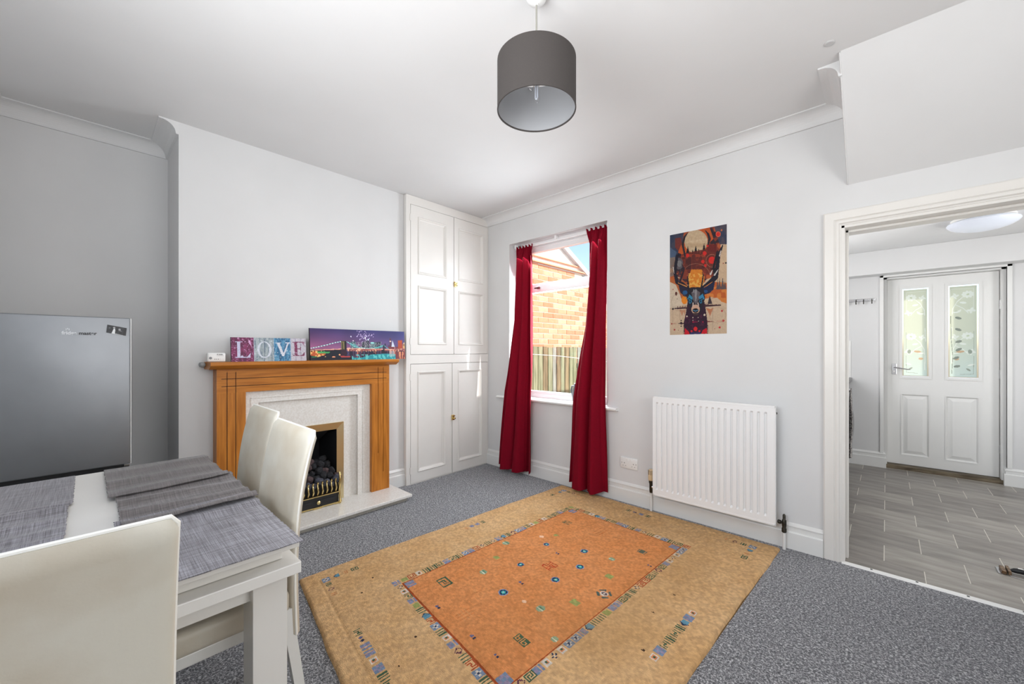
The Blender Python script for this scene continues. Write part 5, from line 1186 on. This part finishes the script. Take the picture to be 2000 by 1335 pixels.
obj('door_frame', bxs([(-.022, .004, KY+.03, DY+.12, 0, 1.946), (.754, .782, KY+.03, DY+.12, 0, 1.946), (-.022, .782, KY+.03, DY+.12, 1.931, 1.946), (.74, .754, DY+.042, DY+.07, .04, 1.93), (.0, .012, DY+.042, DY+.07, .04, 1.93)]), M['gloss'], kd)
obj('architrave', bxs([(-.050, -.022, KY-.010, KY+.03, 0, 1.968), (.782, .812, KY-.010, KY+.03, .155, 1.968), (-.050, .812, KY-.010, KY+.03, 1.946, 1.972)], bev=.002), M['gloss'], kd)
obj('threshold', bxs([(-.02, .78, KY+.015, DY+.12, -.004, .036)], bev=.004), M['sillwood'], kd)

t = thing('coat_hook_rail', 'small white rail of metal coat hooks on the wall left of the kitchen door', 'coat hooks', (-.2, KY, 1.73))
obj('rail', bx(-.345, -.085, KY-.012, KY, 1.715, 1.742, bev=.003), M['chrome'], t)
for x in (-.30, -.235, -.175, -.11): obj('hook', tube([(x, KY-.012, 1.735), (x, KY-.03, 1.728), (x, KY-.038, 1.700), (x, KY-.028, 1.688), (x, KY-.02, 1.695)], .004, 8), M['darkmetal'], t, smooth=True)
t = thing('ceiling_light', 'round flush opal ceiling light in the kitchen', 'ceiling light', (.50, 4.60, KZ))
LC = (.528, 4.62)
obj('light_base', lathe([(.165, 0), (.165, -.018), (.155, -.022)], (LC[0], LC[1], KZ), seg=48), M['plastic'], t, smooth=True)
obj('diffuser', lathe([(.170, -.020), (.184, -.028), (.187, -.038), (.175, -.054), (.145, -.072), (.10, -.086), (.05, -.093), (.005, -.095)], (LC[0], LC[1], KZ), seg=56), M['opal'], t, smooth=True)

tag(obj('worktop', bx(KL, -.268, 3.6, KY, .872, .910, bev=.004), M['worktop']), 'grey laminate kitchen worktop seen past the door jamb', 'worktop')
tag(obj('splashback', bx(-.88, -.277, KY-.008, KY, .912, 1.305, bev=.001), M['plastic']), 'white splashback panel on the kitchen wall above the worktop', 'splashback')
wm = thing('washing_machine', 'silver washing machine under the kitchen worktop, partly behind the door jamb', 'washing machine', (-.58, 5.28, 0))
obj('machine_body', bx(-.86, -.305, 4.98, 5.585, .012, .850, bev=.012), M['wm'], wm, smooth=True)
obj('control_panel', bx(-.306, -.292, 4.985, 5.58, .735, .848, bev=.004), M['wm'], wm)
obj('dial', lathe([(.028, 0), (.026, .018), (.022, .022)], (-.292, 5.42, .79), (1, 0, 0), 20), M['chrome'], wm, smooth=True)
obj('display', bx(-.293, -.290, 5.16, 5.30, .765, .815), M['black'], wm)
dd_ = obj('porthole_door', lathe([(.215, 0), (.218, .015), (.205, .040), (.185, .052), (.165, .050)], (-.306, 5.29, .46), (1, 0, 0), 40, cap=False), M['chrome'], wm, smooth=True)
obj('porthole_glass', lathe([(.168, .046), (.13, .062), (.07, .070), (.004, .072)], (-.306, 5.29, .46), (1, 0, 0), 32, cap=False), M['wm_glass'], dd_, smooth=True)
for y in (5.03, 5.53): obj('foot', lathe([(.02, 0), (.02, .014)], (-.36, y, 0), seg=12), M['black'], wm)
# towel hanging from the machine front
V_ = []; F_ = []; n_, m_ = 24, 30
for s_ in (0, 1):
    for i in range(n_+1):
        for j in range(m_+1):
            y = 4.99+.17*i/n_; z = .83-.66*j/m_; V_.append((-.254+.008*math.sin(i*.9+j*.12)*min(1, j/6)+.004*s_-.003*math.sin(j*.3), y+.006*math.sin(j*.4), z))
    b0 = s_*(n_+1)*(m_+1)
    for i in range(n_):
        for j in range(m_): a = b0+i*(m_+1)+j; F_.append((a, a+1, a+m_+2, a+m_+1))
me = bpy.data.meshes.new('towel'); me.from_pydata(V_, [], F_); me.update(); bm = bmesh.new(); bm.from_mesh(me)
tag(obj('towel', bm, M['towel'], smooth=True, angle=None), 'grey patterned towel hanging down the front of the washing machine', 'towel')

# scraper lying on the kitchen floor
sc = thing('scraper', 'floor scraper with rusty blade head and black handle on the vinyl kitchen floor', 'scraper', (.47, 3.45, 0))
obj('blade_holder', bxs([(.452, .470, 3.365, 3.445, .002, .018), (.474, .486, 3.362, 3.448, .004, .024)], bev=.002), M['rust'], sc)
obj('blade', bx(.440, .456, 3.36, 3.45, .001, .004), M['chrome'], sc)
hdl = obj('handle', tube([(.486, 3.405, .016), (.50, 3.406, .020), (.54, 3.41, .024), (.62, 3.42, .026), (.74, 3.43, .026)], [.006, .012, .016, .017, .014], 14), M['black'], sc, smooth=True)
obj('handle_label', bx(.512, .545, 3.398, 3.410, .036, .0375), M['plastic'], hdl)
obj('wire', tube([(.48, 3.36, .003), (.52, 3.345, .004), (.56, 3.352, .010), (.60, 3.36, .006), (.68, 3.37, .004)], .0015, 6), M['chrome'], sc)
